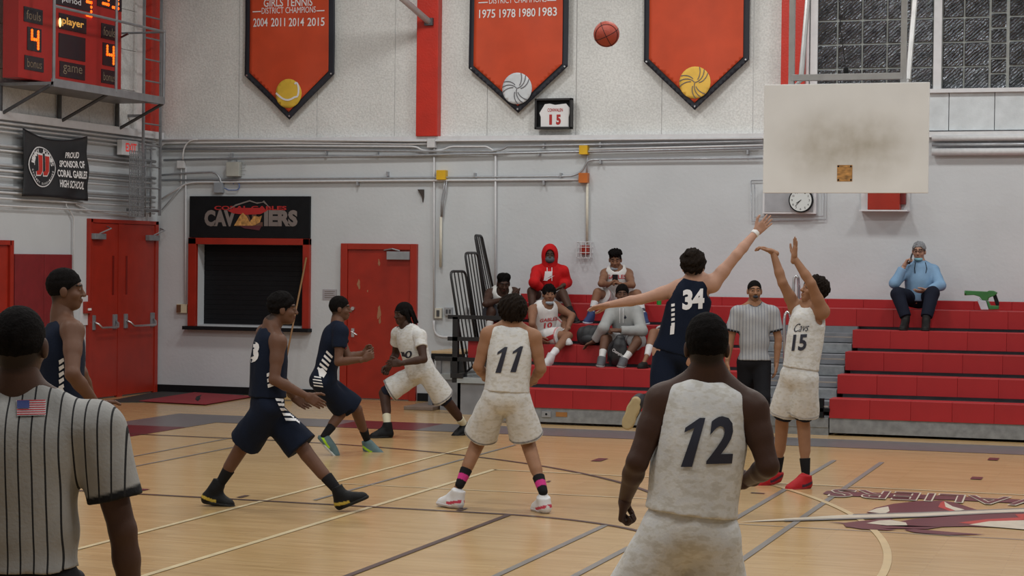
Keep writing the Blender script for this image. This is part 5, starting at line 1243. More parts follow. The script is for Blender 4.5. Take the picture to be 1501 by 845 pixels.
    def trousers(s, col, waist=.10):
        J = s.J; sc = s.sc; lo, hi = bnd([J[k] for k in ('P','hr','hl','kr','kl','ar','al')], .22*sc); G = Fld(lo, hi, s.h*.85); up = s.up
        G.ell(J['P'], np.array([s.lat, s.fr, up]), np.array([.178,.135,.13])*sc, .04); G.cap(J['P'], J['P']+up*waist*sc, .152*sc, k=.03, flat_=(s.fr, .8)); G.plane(J['P']+up*waist*sc, up)
        for sd in 'rl':
            H, K, An = J['h'+sd], J['k'+sd], J['a'+sd]; G.cap(H, K, .106*sc, .083*sc, .03); e = An+(K-An)*.04; G.cap(K, e, .083*sc, .070*sc, .02, cuts=[(e, nrm(An-K))])
        G.noise(.006, 20, 4, (1,1,.5))
        return mesh_obj('trousers', [G.mesh()], m_cloth, s.root, None, col)
    def socks(s, col, hgt=.14, trim=None, sides='rl', r=.041):
        J = s.J
        for sd in sides:
            An, K = J['a'+sd], J['k'+sd]; dr = nrm(K-An); e = An+dr*hgt*s.sc; fd_ = nrm(J['toe'+sd]-J['heel'+sd]); uf_ = An-J['heel'+sd]; uf_ = nrm(uf_-fd_*(uf_ @ fd_)); lo, hi = bnd([An, e], .1); G = Fld(lo, hi, .006)
            G.cap(An+dr*.0, e, (r-.004)*s.sc, (r+.006+.08*max(0,hgt-.12))*s.sc, 0, cuts=[(e, dr)]); G.ell(J['heel'+sd]*.75+J['toe'+sd]*.25+nrm(An-J['heel'+sd])*.045, np.array([fd_, uf_, np.cross(fd_, uf_)]), (.06,.022,.026), .02)
            c0 = np.array(col)
            def colour(V, An=An, dr=dr):
                c = np.tile(c0, (len(V),1))
                if trim is not None: q = (V-An) @ dr; c[(q > .035) & (q < .085)] = trim
                return c
            mesh_obj('sock', [G.mesh()], m_cloth, s.root, None, colour)
    def shoes(s, col, sole=(.5,.5,.5), sides='rl', high=.03, accent=None, name='shoe', slide=False):
        J = s.J; sc = s.sc
        for sd in sides:
            he, to, An = J['heel'+sd], J['toe'+sd], J['a'+sd]; f = nrm(to-he); u = An-he; u = nrm(u-f*(u @ f)); w = np.cross(f, u)
            lo, hi = bnd([he, to, An, he+u*.14], .07); h = min(.007, s.h*.75)
            pt = lambda a, b: he+f*a*sc+u*b*sc
            def build(infl):
                G = Fld(lo, hi, h); fl = (w, .92)
                G.cap(pt(.045,.040), pt(.11,.042), (.042+infl)*sc, (.043+infl)*sc, .02); G.cap(pt(.11,.035), pt(.215,.026), (.047+infl)*sc, (.044+infl)*sc, .03)
                G.cap(pt(.205,.020), pt(.235,.018), (.043+infl)*sc, (.036+infl)*sc, .02)
                if not infl and not slide: G.cap(pt(.06,.055), An+u*high*sc-u*.0, .044*sc, .046*sc, .03, cuts=[(An+u*high*sc, u)]); G.cap(pt(.05,.05), An, .047*sc, .047*sc, .02, cuts=[(An+u*high*sc, u)]); G.cap(An*.5+pt(.09,.075)*.5, pt(.17,.055), .042*sc, .034*sc, .03)
                return G
            G = build(0); G.plane(pt(0,.012), -u)
            if slide: G.plane(pt(.115,0), -f)
            c0 = np.array(col)
            def colour(V, he=he, f=f, u=u):
                c = np.tile(c0, (len(V),1))
                if accent is not None:
                    a = (V-he) @ f/sc; b = (V-he) @ u/sc; c[(np.abs(b-.035-.25*np.maximum(0,.10-a)) < .012) & (a > .0) & (a < .13)] = accent
                return c
            o = mesh_obj(name, [G.mesh()], m_shoe, s.root, None, colour)
            G = build(.005); G.plane(pt(0,.024), u); G.plane(pt(0,-.001), -u); mesh_obj('sole', [G.mesh()], m_sole, o, None, sole)
def decal(name, V2, Fc, target, mat, parent, step=4., off=.006):
    """print on a garment: shapes drawn as seen and laid on the garment's surface"""
    V2, Fc = grid_cut(V2, Fc, step); V, Q = BV[target.name]
    bvh = BVHTree.FromPolygons([tuple(p) for p in V], [tuple(q) for q in Q.tolist()]); out = []; O = Vector(CP)
    hits = []
    for x, y in V2:
        d = Vector(nrm(ray(x, y))); h = bvh.ray_cast(O, d)
        hits.append(h[3] if h[0] is not None else None)
    good = [h for h in hits if h is not None]
    if not good: print('decal missed', name); return None
    md = float(np.median(good)); P = []
    for (x, y), h in zip(V2, hits):
        d = nrm(ray(x, y)); t = h if h is not None and abs(h-md) < .3 else None
        if t is None:
            nr = bvh.find_nearest(Vector(CP+d*md)); p = np.array(nr[0])-d*off; P.append(p)
        else: P.append(CP+d*(t-off))
    return flat(name, P, Fc, mat, parent)
def num(p, s, O, u, v, mat, bold=.0, shear=0., name='jersey_number', step=4.):
    V, Fc = text2d(s, bold, shear); O, u, v = map(np.array, (O, u, v)); return decal(name, O+V[:,:1]*u+V[:,1:]*v, Fc, p.top, mat, p.top, step)
def px_dep(x, y, Y): return dep(ony(x, y, Y))
m_navynum = mk('dark_navy_print', (.012,.014,.030), .6, var=.05); m_whitenum = mk('white_jersey_print', (.70,.70,.72), .6, var=.05); m_rednum = mk('red_jersey_print', (.45,.02,.03), .6, var=.05)
m_ref1 = attr_mat('referee_stripe_cloth', .8, stripes=(.0375,.0052,(.020,.020,.022)), bump=.3); m_ref2 = attr_mat('referee_fine_stripe_cloth', .8, stripes=(.034,.006,(.17,.18,.22)), bump=.3)
GREY = (.33,.325,.315)
def one(p, O, u, v, mat):
    W_ = np.array([(.30,0),(.66,0),(.74,1),(.56,1),(.17,.80),(.17,.70),(.46,.80)]); decal('jersey_number', np.array(O)+W_[:,:1]*np.array(u)+W_[:,1:]*np.array(v), [tuple(range(7))], p.top, mat, p.top, 4.)
def quad(p, name, polys, mat, step=4.):
    for q in polys: decal(name, np.array(q, float), [tuple(range(len(q)))], p.top, mat, p.top, step)
# 1 -- referee, back to the viewer
p = Person(6.0, (0,-1), DARK2, h=.009, N=(28,586), P=(33,872), H=(29,507), sr=(140,630), sl=(-84,630), er=(180,778), wr=(196,905,.05), tr=(197,950), el=(-122,778), wl=(-132,905,.05), tl=(-132,950),
           kr=(75,1085), ar=(80,1275), Fr=((80,1325),(86,1318),'D',-.05,.22), kl=(-12,1085), al=(-18,1275), Fl=((-18,1325),(-24,1318),'D',-.05,.22)); p.report('ref1')
p.body('referee in grey pinstripe shirt with a flag patch, seen from behind', hands=('relax','relax')); p.hair('buzz', m_hair)
p.shirt(GREY, 'striped_shirt', .70, .078, m_ref1, trim=(.012,.012,.014), loose=.036, r=(.085,.088,.06), collar=(.012,.012,.014), cuff=.030, wr=.006, hgrid=.007)
p.trousers((.010,.010,.012), .115); p.shoes((.012,.012,.012), (.02,.02,.02))
V = np.array([(24,587),(67,586),(67,609),(25,610)], float)
quad(p, 'flag_patch', [V], m_whitenum)
for k in range(7): y = 586.5+k*3.35; quad(p, 'flag_stripe', [[(25,y+.3),(67,y-.4),(67,y+1.2),(25,y+1.9)]], m_rednum, 6)
for o in list(p.top.children):
    if o.name.startswith('flag_stripe'):
        for v in o.data.vertices: v.co += Vector(-CF*.002)
o = decal('flag_canton', np.array([(25,587.3),(43,587),(43,598.5),(25,599)], float), [(0,1,2,3)], p.top, mk('flag_blue', (.03,.05,.20), .6), p.top, 4, .010)
# 2 -- navy player behind the referee, facing right
p = Person(11.7, (1,-.1), BROWN, h=.009, N=(90,474), P=(88,606), H=(97,426), sr=(107,487), er=(106,549), wr=(140,592,-.05), tr=(165,610), el=(118,548), wl=(135,590,.05), tl=(150,605),
           kr=(80,715), ar=(46,822), Fr=((38,862),(95,862),'D',-.02,-.02), kl=(84,712), al=(66,815), Fl=((58,852),(120,852),'D',.15,.15)); p.report('navy2')
p.body('navy uniform player in profile standing behind the pinstripe referee', hands=('relax','relax')); p.hair('short', m_hair)
p.jersey(NAVY, hem=-.10); p.shorts(NAVY, t=.95); p.socks((.012,.012,.014)); p.shoes((.02,.02,.025), (.5,.5,.5))
quad(p, 'side_stripe', [[(86,529+k*9.5),(93,525+k*9.5),(94,530+k*9.5),(87,535+k*9.5)] for k in range(6)], m_whitenum); quad(p, 'side_stripe', [[(78,573),(90,566),(96,577),(88,586)]], m_whitenum)
# 3 -- navy player striding right
p = Person(15.45, (1,-.38), BROWN, (1,-.12), h=.010, N=(396,482), P=(392,590), H=(415,454), sr=(408,503), er=(402,557), wr=(449,581,-.05), tr=(478,597), el=(408,550), wl=(430,582,.15), tl=(445,592),
           kr=(358,652), ar=(321,712), Fr=((294,738),(343,745),'T',.02,-.02), kl=(446,660), al=(497,722), Fl=((494,750),(537,732),'T',0,-.02)); p.report('navy3')
p.body('navy uniform player striding across the court in black high-top shoes', hands=('relax','relax')); p.hair('thick', m_hair, 4)
p.jersey(NAVY, hem=.04, loose=.022); p.shorts(NAVY, t=.93, r0=.105, r1=.135); p.socks((.010,.010,.012), .16); p.shoes((.006,.006,.007), (.02,.02,.02), high=.05, accent=(.45,.32,.05))
num(p, '3', (363,532), (15,-1), (3,-30), m_whitenum, .06)
sh = [o for o in p.root.children if o.name.startswith('shorts')][0]
for k in range(6): decal('side_stripe', np.array([(400+k*3.4,577+k*7.2),(417+k*5,578+k*7.2),(418.5+k*5,581.5+k*7.2),(402+k*3.4,581+k*7.2)], float), [(0,1,2,3)], sh, m_whitenum, sh, 2.5, .012)
quad(p, 'side_stripe', [[(391+k*.5,548+k*8),(398+k,545+k*8),(400+k,550+k*8),(391+k,553+k*8)] for k in range(3)], m_whitenum)
# 4 -- navy player in short sleeves, running right
p = Person(19.7, (1,-.05), BROWN, h=.010, scale=.97, N=(494,476), P=(474,557), H=(499,453), sr=(499,487), er=(496,531), wr=(533,527,-.12), tr=(545,521), el=(510,524), wl=(533,518,.05), tl=(542,514),
           kr=(505,601), ar=(475,640), Fr=((467,647),(480,660),'D',.05,.05), kl=(523,601), al=(538,645), Fl=((531,662),(564,674),'T',0,-.08)); p.report('navy4')
p.body('navy uniform player in a short sleeved top crouching before the red door', hands=('fist','fist')); p.hair('short', m_hair, 5)
p.shirt(NAVY, 'jersey', .55, -.10, None, loose=.020, r=(.078,.074,.06)); p.shorts(NAVY, t=.90, r0=.102, r1=.128); p.socks((.010,.010,.012), .14); p.shoes((.10,.16,.17), (.55,.58,.58), high=-.03, accent=(.35,.60,.03))
quad(p, 'side_stripe', [[(479-3.2*k,514+6*k),(488-2.6*k,523+6*k),(486.5-2.6*k,526+6*k),(477.5-3.2*k,517+6*k)] for k in range(5)], m_whitenum, 2.5)
quad(p, 'side_stripe', [[(466,541),(473,540),(479,547),(474,555),(468,552)]], m_whitenum, 2.5)
num(p, '2', (503.5,527), (5,-1), (3,-18), m_rednum, .04)
sh = [o for o in p.root.children if o.name.startswith('shorts')][0]
for k in range(4): decal('side_stripe', np.array([(457+k*.8,551+k*4.5),(470+k,553+k*4.4),(471+k,555+k*4.4),(458+k*.8,553+k*4.5)], float), [(0,1,2,3)], sh, m_whitenum, sh)
# 5 -- white 10, lunging left
p = Person(21.9, (-.8,.55), DARK, (-.75,.6,-.05), h=.010, scale=1.02, N=(597,481), P=(616,543), H=(591,461), sr=(584,489), sl=(615,493), er=(580,520), wr=(571,536,-.05), tr=(562,549), el=(621,527), wl=(588,533,-.2), tl=(565,533),
           kr=(563,577), ar=(568,624), Fr=((577,642),(545,644),'T',0,-.08), kl=(655,590), al=(682,625), Fl=((691,634),(674,641),'D',.35,.25)); p.report('white10')
p.body('white uniform player with long locs lunging in front of the red door', hands=('fist','relax')); p.hair('locs', m_hair, 6)
p.shirt(WHITE, 'undershirt', .50, .10, m_camo, loose=.010, r=(.074,.072,.06)); p.jersey(WHITE, m_camo, hem=-.08, loose=.022); p.shorts(WHITE, m_camo, t=.86, r0=.105, r1=.130, trim=(.05,.05,.08)); p.shorts((.012,.014,.026), None, t=1.0, r0=.085, r1=.074, name='compression_shorts', waist=.02, pel=.84)
p.socks((.60,.56,.42), .13); p.shoes((.006,.006,.007), (.02,.02,.02))
num(p, '10', (585.5,527), (18,-2), (1,-11), m_navynum, .02)
# 6 -- white 11, back to the viewer
p = Person(15.55, (.05,-1), TAN, h=.009, N=(749,480), P=(742,580), H=(752,459), sl=(716,492), sr=(782,496), el=(701,538), wl=(714,556,.22), tl=(728,560,.1), er=(793,541), wr=(780,560,.22), tr=(766,562,.1),
           kl=(701,648), al=(674,711), Fl=((677,747),(651,742),'T',0,.14), kr=(774,650), ar=(796,721), Fr=((804,754),(787,748),'T',0,.20)); p.report('white11')
p.body('white number 11 player in a wide stance, seen from behind', hands=('relax','relax')); p.hair('afro', m_hair_br, 7)
p.jersey(WHITE, m_camo, hem=.03, loose=.020); p.shorts(WHITE, m_camo, t=.86, r0=.104, r1=.138, trim=(.05,.05,.08)); p.socks((.012,.012,.014), .14, trim=(.55,.04,.22)); p.shoes((.72,.72,.74), (.62,.60,.62), high=-.055, accent=(.55,.06,.10))
one(p, (719,547), (23,0), (8,-38), m_navynum); one(p, (741,546), (23,0), (9,-38), m_navynum)
lo, hi = bnd([p.J['P']], .26); G = Fld(lo, hi, .008); G.ell(p.J['P'], np.array([p.lat, p.fr, p.up]), np.array([.178,.140,.16]), 0); wz = p.J['P']+p.up*.062; G.cap(wz-p.up*.1, wz+p.up*.1, .158, k=0, flat_=(p.fr,.84)); G.plane(wz+p.up*.014, p.up); G.plane(wz-p.up*.010, -p.up); mesh_obj('waistband', [G.mesh()], m_cloth, p.root, None, (.03,.03,.035))
# 7 -- navy 34 leaping
p = Person(15.8, (.18,-1), FAIR, h=.009, N=(1019,412), P=(990,515), H=(1016,392), sl=(993,424), sr=(1044,417), el=(940,439), wl=(893,447,.05), tl=(868,452), er=(1080,374), wr=(1108,341,.12), tr=(1128,322),
           kl=(972,584,.05), al=(937,586,.085), Fl=((934,581),(917,628),'D',-.36,-.36), kr=(1006,598), ar=(1010,664), Fr=((1008,684),(1018,690),'D',.0,.22)); p.palml = (0,.4,-1); p.palmr = (0,-1,.3); p.report('navy34')
p.body('navy number 34 player leaping with both arms stretched out', hands=('open','open')); p.hair('curly', m_hair_br, 8)
p.jersey(NAVY, hem=-.02); p.shorts(NAVY, t=.85, r0=.090, r1=.108); p.socks((.012,.012,.014), .14); p.shoes((.03,.03,.035), (.40,.31,.17))
num(p, '34', (1000,455), (32,-2), (1,-30), m_whitenum, .05); 
quad(p, 'side_stripe', [[(984,446+k*7),(989,445+k*7),(989,449+k*7),(984,450+k*7)] for k in range(5)]+[[(983,478),(989,477),(988,490),(982,491)]]+[], m_whitenum)
lo, hi = bnd([p.J['wr']], .08); G = Fld(lo, hi, .005); d_ = nrm(p.J['wr']-p.J['er']); c_ = p.J['wr']-d_*.01; G.cap(c_-d_*.03, c_+d_*.03, .034, .033, 0, cuts=[(c_+d_*.018, d_),(c_-d_*.018, -d_)]); mesh_obj('wristband', [G.mesh()], m_cloth, p.root, None, (.75,.75,.75))
# 8 -- white 12, close, back to the viewer
p = Person(7.6, (.12,-1), DARK, (.05,-1,-.12), h=.009, N=(1037,560), P=(1012,772), H=(1036,510), sl=(970,590), sr=(1102,602), el=(934,678), wl=(917,730,.16), tl=(912,756,.03), er=(1126,684), wr=(1096,704,.20), tr=(1070,705,.06),
           hl=(974,790), hr=(1046,792), kl=(908,928), al=(895,1080), Fl=((890,1128),(895,1110),'D',-.05,.20), kr=(1052,932), ar=(1045,1085), Fr=((1032,1132),(1040,1118),'D',-.05,.20)); p.report('white12')
p.body('white number 12 player running, seen from behind, with dark bare arms', hands=('fist','fist')); p.hair('short', m_hair, 9)
p.jersey(WHITE, m_camo, hem=.050, loose=.022); p.shorts(WHITE, m_camo, t=.90, r0=.108, r1=.140, waist=.09); p.socks((.6,.6,.6)); p.shoes((.6,.6,.6), (.5,.5,.5))
one(p, (984,685), (46,0), (16,-72), m_navynum); num(p, '2', (1035,681), (38,-1), (8,-70), m_navynum, .03)
# 9 -- white 15, follow-through of a shot
p = Person(17.25, (-.72,.70), TAN, (-.85,.25,.30), h=.009, N=(1187,449), P=(1172,550), H=(1192,427), sr=(1167,453), sl=(1205,457), er=(1147,415), wr=(1133,370,-.02), tr=(1116,362), el=(1189,416), wl=(1164,378,-.05), tl=(1167,350),
           kr=(1146,620), ar=(1140,690), Fr=((1147,706),(1109,717),'T',.03,-.06), kl=(1177,620), al=(1181,694), Fl=((1190,716),(1157,721),'T',0,-.10)); p.palmr = (-.6,0,-1); p.palml = (-1,.2,0); p.report('white15')
p.body('white number 15 player holding a shooting follow-through in red shoes', hands=('droop','open')); p.hair('curly', m_hair_br, 10)
p.jersey(WHITE, m_camo, hem=.055, loose=.016); p.shorts(WHITE, m_camo, t=.80, r0=.100, r1=.130, trim=(.30,.30,.32)); p.shorts((.015,.017,.03), None, t=.90, r0=.085, r1=.078, name='compression_shorts', waist=.02, pel=.84)
p.socks((.012,.012,.014), .13); p.shoes((.42,.016,.022), (.34,.02,.03), high=-.03, accent=(.06,.03,.05))
num(p, '15', (1160,515), (21,-1), (3,-24), m_navynum, .03); num(p, 'Cavs', (1163,487), (22,-1), (2,-12), m_navynum, .0, .4, 'jersey_lettering')
# 10 -- referee facing the camera
D = px_dep(1106,520,21.9)
p = Person(D, (0,1), TAN, h=.009, scale=1.0, N=(1106,449), P=(1105,528), H=(1106,427), sr=(1081,459), sl=(1132,459), er=(1071,497), wr=(1066,531,-.05), tr=(1066,546), el=(1141,497), wl=(1138,533,-.05), tl=(1137,549),
           kr=(1093,583), ar=(1092,635), Fr=((1091,645),(1089,647),'Y',0,22.0,21.75), kl=(1118,583), al=(1119,635), Fl=((1120,645),(1123,647),'Y',0,22.0,21.75)); p.beard = .3; p.report('ref10')
p.body('referee standing in front of the bleachers with a dark whistle at his mouth', hands=('relax','relax')); p.hair('buzz', m_hair)
p.shirt((.36,.37,.39), 'striped_shirt', .72, -.0, m_ref2, trim=(.012,.012,.016), loose=.026, r=(.082,.082,.06), collar=(.014,.014,.018), belly=.01); p.trousers((.010,.010,.013), .13); p.shoes((.010,.010,.010), (.02,.02,.02))
p.blob('whistle', p.hl(0,.112,-.062), p.A, (.030,.022,.016), (.03,.035,.05))
# ---- on the benches
# 11 -- hunched, white top
D = px_dep(735,455,RY[3]+.22)
p = Person(D, (.1,1), DARK, (.15,1,-.35), h=.0128, N=(736,429,-.20), P=(733,461), H=(738,416,-.26), sr=(718,431), sl=(754,429), er=(712,446), wr=(733,440,-.14), tr=(747,434), el=(758,447), wl=(748,436,-.20), tl=(762,428),
           kr=(720,457), ar=(716,487), Fr=((715,492),(714,496),'Y',RZ[2],RY[2]+.36,RY[2]+.10), kl=(750,455), al=(748,487), Fl=((748,492),(750,496),'Y',RZ[2],RY[2]+.36,RY[2]+.10)); p.report('seat11')
p.body('player with flat-top hair hunched over his crossed arms on the bench', hands=('relax','relax')); p.hair('flat', m_hair); p.jersey(WHITE, hem=-.05); p.shorts((.05,.05,.06), t=.8); p.socks((.6,.6,.6), .14); p.shoes((.6,.6,.6), (.5,.5,.5))
# 12 -- red hoodie
D = px_dep(806,430,RY[4]+.24)
p = Person(D, (.02,1), DARK2, (0,1,-.08), h=.0128, N=(806,392,-.10), P=(806,437), H=(806,374,-.14), sr=(787,398), sl=(825,398), er=(783,414), wr=(794,424,-.22), tr=(802,429), el=(831,414), wl=(824,420,-.22), tl=(815,426),
           kr=(779,427), ar=(781,458), Fr=((781,466),(778,472),'Y',RZ[3],RY[3]+.36,RY[3]+.10), kl=(825,430), al=(838,460), Fl=((841,466),(847,472),'Y',RZ[3],RY[3]+.36,RY[3]+.10)); p.report('hoodie12')
p.body('player in a bright red hoodie with the hood up and a grey mask', hands=('relax','relax'))
RED = (.52,.012,.014)
p.shirt(RED, 'hoodie', 1.80, -.06, None, loose=.030, r=(.078,.070,.060), neck=False)
L = p.hl; lo, hi = bnd([p.Hc], .2); G = Fld(lo, hi, .007); G.ell(L(0,-.015,.02), p.A, np.array([.108,.125,.130]), 0); G.cap(L(0,-.02,-.05), L(0,-.03,-.15), .10, .11, .05); G.ell(L(0,.09,-.012), p.A, np.array([.062,.10,.088]), .02, sub=True); mesh_obj('hood', [G.mesh()], m_cloth, p.root, None, RED)
p.blob('face_mask', p.hl(0,.058,-.056), p.A, (.064,.062,.050), (.085,.10,.11)); p.shorts((.55,.55,.56), t=.55, r0=.11, r1=.115); p.socks((.012,.012,.014), .10); p.shoes((.006,.006,.007), (.05,.05,.05))
quad(p, 'chest_print', [[(797,411),(799,398),(810,398),(808,405)]], m_whitenum, 3); quad(p, 'chest_print', [[(795.5,411.5),(813,404),(801,412)]], m_whitenum, 3)
for x in (801.5, 808.5): quad(p, 'drawstring', [[(x,386),(x+1,386),(x+1,412),(x,412)]], m_whitenum, 4)
# 13 -- white/red 10 leaning on his knee
D = px_dep(795,488,RY[2]+.24)
p = Person(D, (.45,.9), MID, (.1,1), h=.0128, N=(799,451,-.10), P=(795,489), H=(805,432,-.12), sr=(781,455), sl=(815,450), er=(780,475), wr=(788,494,-.10), tr=(796,501), el=(839,463), wl=(831,484,-.22), tl=(822,492),
           kr=(833,493), ar=(808,522), Fr=((806,531),(797,537),'Y',RZ[1],RY[1]+.30,RY[1]+.04), kl=(829,464), al=(828,496), Fl=((828,504),(836,505),'Y',RZ[2],RY[2]+.14,RY[2]-.10)); p.report('seat13')
p.body('white and red number 10 player leaning an arm on his raised knee', hands=('relax','relax')); p.hair('fringe', m_hair); p.jersey((.68,.67,.67), hem=-.06); p.shorts((.66,.65,.65), t=.75, trim=(.45,.02,.03)); p.socks((.68,.68,.70), .13); p.shoes((.55,.55,.56), (.5,.5,.5))
p.blob('face_mask', p.hl(0,.046,-.104), p.A, (.052,.050,.026), (.36,.42,.48))
num(p, 'GABLES', (791,473), (26,-3), (1,-5), m_rednum, .02, 0, 'jersey_lettering', 3); num(p, '10', (797,482), (12,-1.5), (1,-8), m_rednum, .03, 0, 'jersey_number', 3)
decal('side_panel', np.array([(794,497),(811,490),(811,497),(795,504)], float), [(0,1,2,3)], [o for o in p.root.children if o.name.startswith('shorts')][0], m_rednum, p.root, 3)
# 14 -- tall hair, looking at a phone
D = px_dep(902,430,RY[4]+.24)
p = Person(D, (-.1,1), MID, (-.1,1,-.30), h=.0128, N=(904,397,-.06), P=(904,437), H=(902,381,-.10), sr=(887,402), sl=(921,402), er=(881,416), wr=(893,417,-.22), tr=(899,413), el=(927,418), wl=(912,418,-.22), tl=(904,414),
           kr=(876,429), ar=(867,460), Fr=((866,466),(858,472),'Y',RZ[3],RY[3]+.34,RY[3]+.08), kl=(934,431), al=(943,462), Fl=((944,466),(948,472),'Y',RZ[3],RY[3]+.36,RY[3]+.10)); p.report('seat14')
p.body('player with tall curly hair on the top bench looking down at his hands', hands=('grip','grip')); p.hair('top', m_hair, 12); p.jersey((.68,.67,.66), hem=-.06); p.shorts((.62,.60,.60), t=.70, trim=(.45,.02,.03)); p.socks((.60,.60,.62), .17, trim=(.06,.06,.08)); p.shoes((.03,.05,.14), (.45,.5,.6))
p.blob('face_mask', p.hl(.01,.046,-.104), p.A, (.050,.050,.024), (.30,.33,.38)); num(p, 'GABLES', (889,409), (29,0), (0,-6), m_rednum, .02, 0, 'jersey_lettering', 3)
q = p.J['tr']*.5+p.J['tl']*.5+np.array([0,0,.03])
tag(MB().obox(q, VR*.036, -VF*.02+VZ*.066, np.cross(VR, nrm(-VF*.02+VZ*.066))*.005).build('phone', m_blackp, None, bevel=.003), 'small dark phone held by the player with tall curly hair', 'phone')
# 15 -- grey hoodie with drawstring bag
D = px_dep(920,491,RY[2]+.24)
p = Person(D, (-.1,1), BROWN, (-.05,1), h=.0128, N=(914,453,-.08), P=(920,491), H=(912,432,-.10), sr=(896,459), sl=(933,458), er=(884,482), wr=(871,501,-.10), tr=(862,505), el=(941,486), wl=(906,485,-.26), tl=(890,484),
           kr=(887,498), ar=(882,527), Fr=((881,533),(879,538),'Y',RZ[1],RY[1]+.32,RY[1]+.06), kl=(934,502), al=(914,529), Fl=((913,534),(909,538),'Y',RZ[1],RY[1]+.32,RY[1]+.06)); p.report('seat15')
p.body('player in a light grey hoodie with a black bag between his knees', hands=('relax','fist')); p.hair('short', m_hair, 13); p.shirt((.34,.35,.35), 'hoodie', 1.88, -.06, None, loose=.028, r=(.078,.068,.056), neck=False)
G = Fld(*bnd([p.J['N']], .22), .008); G.ell(p.J['N']+p.up*.01-p.fr*.03, np.array([p.lat, p.fr, p.up]), (.115,.095,.055), 0); G.ell(p.J['N']+p.up*.05+p.fr*.03, np.array([p.lat, p.fr, p.up]), (.07,.08,.05), .01, sub=True); mesh_obj('hood', [G.mesh()], m_cloth, p.root, None, (.34,.35,.35))
p.shorts((.40,.40,.41), t=.80, r0=.112, r1=.118); p.socks((.62,.62,.62), .13); p.shoes((.10,.10,.11), (.3,.3,.3))
quad(p, 'chest_logo', [[(914.5,467),(916,462),(918.5,466),(916.5,468)]], m_navynum, 3)
for x in (908, 913): quad(p, 'drawstring', [[(x,452),(x+.8,452),(x+.8,474),(x,474)]], m_whitenum, 4)
bgc = ony(905,534,RY[2]-.22); bgc[2] = RZ[1]
bg = empty('drawstring_bag', bgc); tag(bg, 'black drawstring bag with white script standing between the grey hoodie player\'s feet', 'bag')
G = Fld(*bnd([bgc, bgc+np.array([0,0,.36])], .24), .009); G.ell(bgc+np.array([0,0,.165]), np.eye(3), (.135,.10,.175), 0); G.cap(bgc+np.array([.02,0,.28]), bgc+np.array([.03,0,.345]), .07, .05, .04); G.noise(.010, 26, 2, (1,1,.5)); G.plane(bgc+np.array([0,0,.004]), (0,0,-1)); bo_ = mesh_obj('bag_body', [G.mesh()], mk('black_nylon', (.012,.013,.016), .45, var=.2), bg)
V2, F2 = text2d('Champion', .01, .3); decal('script_print', np.array((897,516.5))+V2[:,:1]*np.array((16,9.5))+V2[:,1:]*np.array((1.5,-6)), F2, bo_, m_whitenum, bg, 3)
MB().tube([bgc+np.array([-.03,-.07,.30]), bgc+np.array([-.08,-.11,.20]), bgc+np.array([-.10,-.10,.06])], .006, 6).build('cord', m_black, bg)
c_ = ony(864,502,RY[2]+.10); c_[2] = RZ[2]
bk2 = empty('backpack', c_); tag(bk2, 'black backpack lying on the bench beside the grey hoodie player', 'bag')
G = Fld(*bnd([c_, c_+np.array([0,0,.3])], .28), .010); G.ell(c_+np.array([0,.02,.10]), np.eye(3), (.17,.13,.14), 0); G.cap(c_+np.array([-.08,0,.13]), c_+np.array([.08,.02,.17]), .07, k=.05); G.noise(.010, 22, 8); G.plane(c_+np.array([0,0,.004]), (0,0,-1)); mesh_obj('pack_body', [G.mesh()], mk('black_pack_cloth', (.014,.016,.020), .6, var=.2), bk2)
G = Fld(*bnd([c_], .28), .008); G.ell(c_+np.array([.02,-.10,.075]), np.eye(3), (.10,.045,.06), 0); G.plane(c_+np.array([0,0,.004]), (0,0,-1)); mesh_obj('front_pocket', [G.mesh()], mk('black_pack_cloth', (.014,.016,.020), .6), bk2)
MB().tube([c_+np.array([-.03,.02,.19]), c_+np.array([-.02,.02,.235]), c_+np.array([.04,.02,.24]), c_+np.array([.05,.02,.19])], .010, 6).build('carry_loop', m_black, bk2)
# 16 -- mostly behind number 34
D = px_dep(995,492,RY[2]+.24)
p = Person(D, (-.35,1), MID, (-.2,1), h=.0128, N=(1006,453,-.06), P=(996,491), H=(1008,434,-.06), sr=(992,459), sl=(1022,459), er=(990,478), wr=(994,490,-.20), tr=(1000,493), el=(1026,478), wl=(1015,490,-.20), tl=(1008,493),
           kr=(958,489), ar=(949,520), Fr=((949,531),(938,537),'Y',RZ[1],RY[1]+.30,RY[1]+.05), kl=(990,498), al=(994,526), Fl=((995,533),(994,538),'Y',RZ[1],RY[1]+.30,RY[1]+.05)); p.report('seat16')
p.body('player in a black top and slide sandals sitting behind number 34', hands=('relax','relax')); p.hair('short', m_hair, 14); p.shirt((.012,.012,.014), 'shirt', .6, -.06, None, loose=.024); p.shorts((.55,.55,.56), t=.62, r0=.108, r1=.115, trim=(.02,.02,.02)); p.shorts((.012,.012,.014), None, t=.72, r0=.085, r1=.082, name='compression_shorts', waist=.02, pel=.84); p.socks((.64,.64,.66), .13); p.shoes((.012,.012,.012), (.012,.012,.012), slide=True, name='slide_sandal')
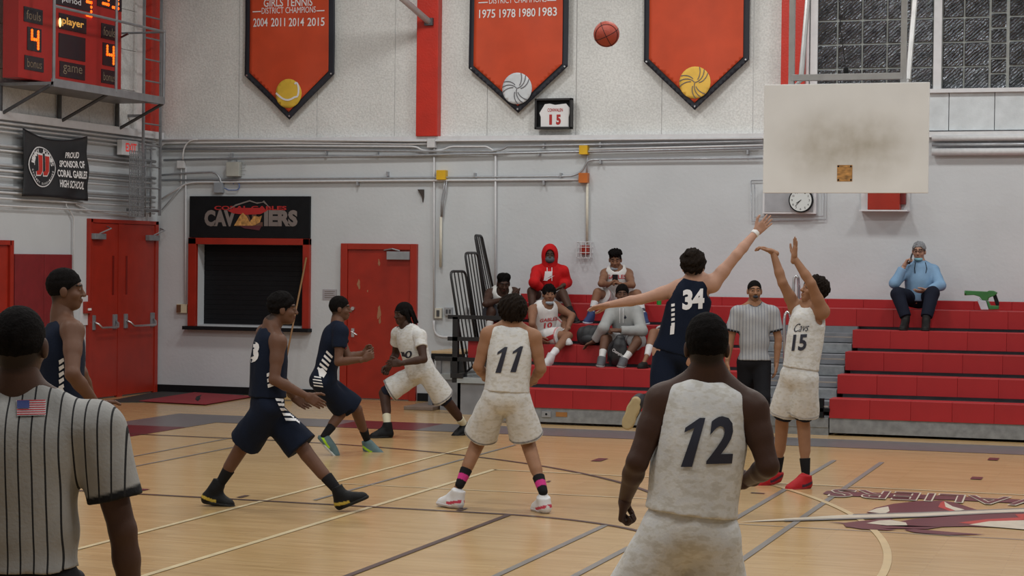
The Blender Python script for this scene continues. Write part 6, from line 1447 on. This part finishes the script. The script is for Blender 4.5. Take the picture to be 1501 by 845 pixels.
# 17 -- man on the phone
D = px_dep(1347,430,RY[4]+.24)
p = Person(D, (-.08,1), FAIR, (-.35,1,-.05), h=.010, N=(1348,390,-.04), P=(1347,435), H=(1347,369,-.06), sr=(1327,398), sl=(1368,398), er=(1311,416), wr=(1325,391,-.14), tr=(1332,377), el=(1379,419), wl=(1359,426,-.22), tl=(1347,428),
           kr=(1316,431), ar=(1328,466), Fr=((1326,476),(1322,482),'Y',RZ[3],RY[3]+.34,RY[3]+.06), kl=(1367,430), al=(1358,466), Fl=((1357,476),(1356,482),'Y',RZ[3],RY[3]+.34,RY[3]+.06)); p.palmr = (.9,.3,.1); p.report('man17')
p.body('grey-haired man in a light blue pullover talking on a phone on the top bench', hands=('grip','relax'), belly=.03); p.hair('grey', m_hair_gr, 15)
BLUE = (.22,.37,.56)
p.shirt(BLUE, 'pullover', 1.85, -.04, None, loose=.022, r=(.076,.066,.055), belly=.035, neck=False); G = Fld(*bnd([p.J['N']], .2), .007); G.cap(p.J['N']-p.up*.0, p.J['N']+p.up*.055, .082, .072, .0, cuts=[(p.J['N']+p.up*.06+p.fr*.0, nrm(p.up+p.fr*.35))]); mesh_obj('collar', [G.mesh()], m_cloth, p.root, None, BLUE)
p.trousers((.010,.013,.026), .09); p.socks((.012,.012,.014), .12); p.shoes((.014,.013,.013), (.02,.02,.02))
p.blob('face_mask', p.hl(.0,.050,-.095), p.A, (.055,.052,.026), (.22,.50,.60))
g = MB(); L = p.hl
for sg in (-1, 1):
    g.tube([L(sg*.032+.021*math.cos(t), .104, .006+.015*math.sin(t)) for t in np.linspace(0, 2*math.pi, 17)], .0028, 6)
    g.tube([L(sg*.053,.102,.012), L(sg*.076,.06,.012), L(sg*.082,-.005,.010)], .0028, 6)
g.tube([L(-.011,.104,.010), L(.011,.104,.010)], .0028, 6); g.build('glasses', m_black, p.root)
ph = p.J['wr']*.35+p.J['tr']*.65+VR*.045-VF*.0+VZ*.02; ax = nrm(VZ*.9+VR*.25)
tag(MB().obox(ph, ax*.07, -VF*.036, nrm(np.cross(ax, -VF))*.005).build('phone', m_blackp, None, bevel=.003), 'black phone held to the ear of the man in blue', 'phone')
g = MB().tube([p.J['N']+p.lat*.06+p.fr*.07+p.up*.05, p.J['N']+p.lat*.075+p.fr*.11-p.up*.02, p.J['N']+p.lat*.07+p.fr*.13-p.up*.08], .005, 6); g.build('lanyard', m_black, p.root)
MB().tube([p.J['N']-p.lat*.06+p.fr*.07+p.up*.05, p.J['N']-p.lat*.075+p.fr*.11-p.up*.02, p.J['N']-p.lat*.06+p.fr*.13-p.up*.08], .005, 6).build('lanyard', m_black, p.root)
print('tris', sum(len(o.data.polygons)*2 for o in bpy.data.objects if o.type == 'MESH'))
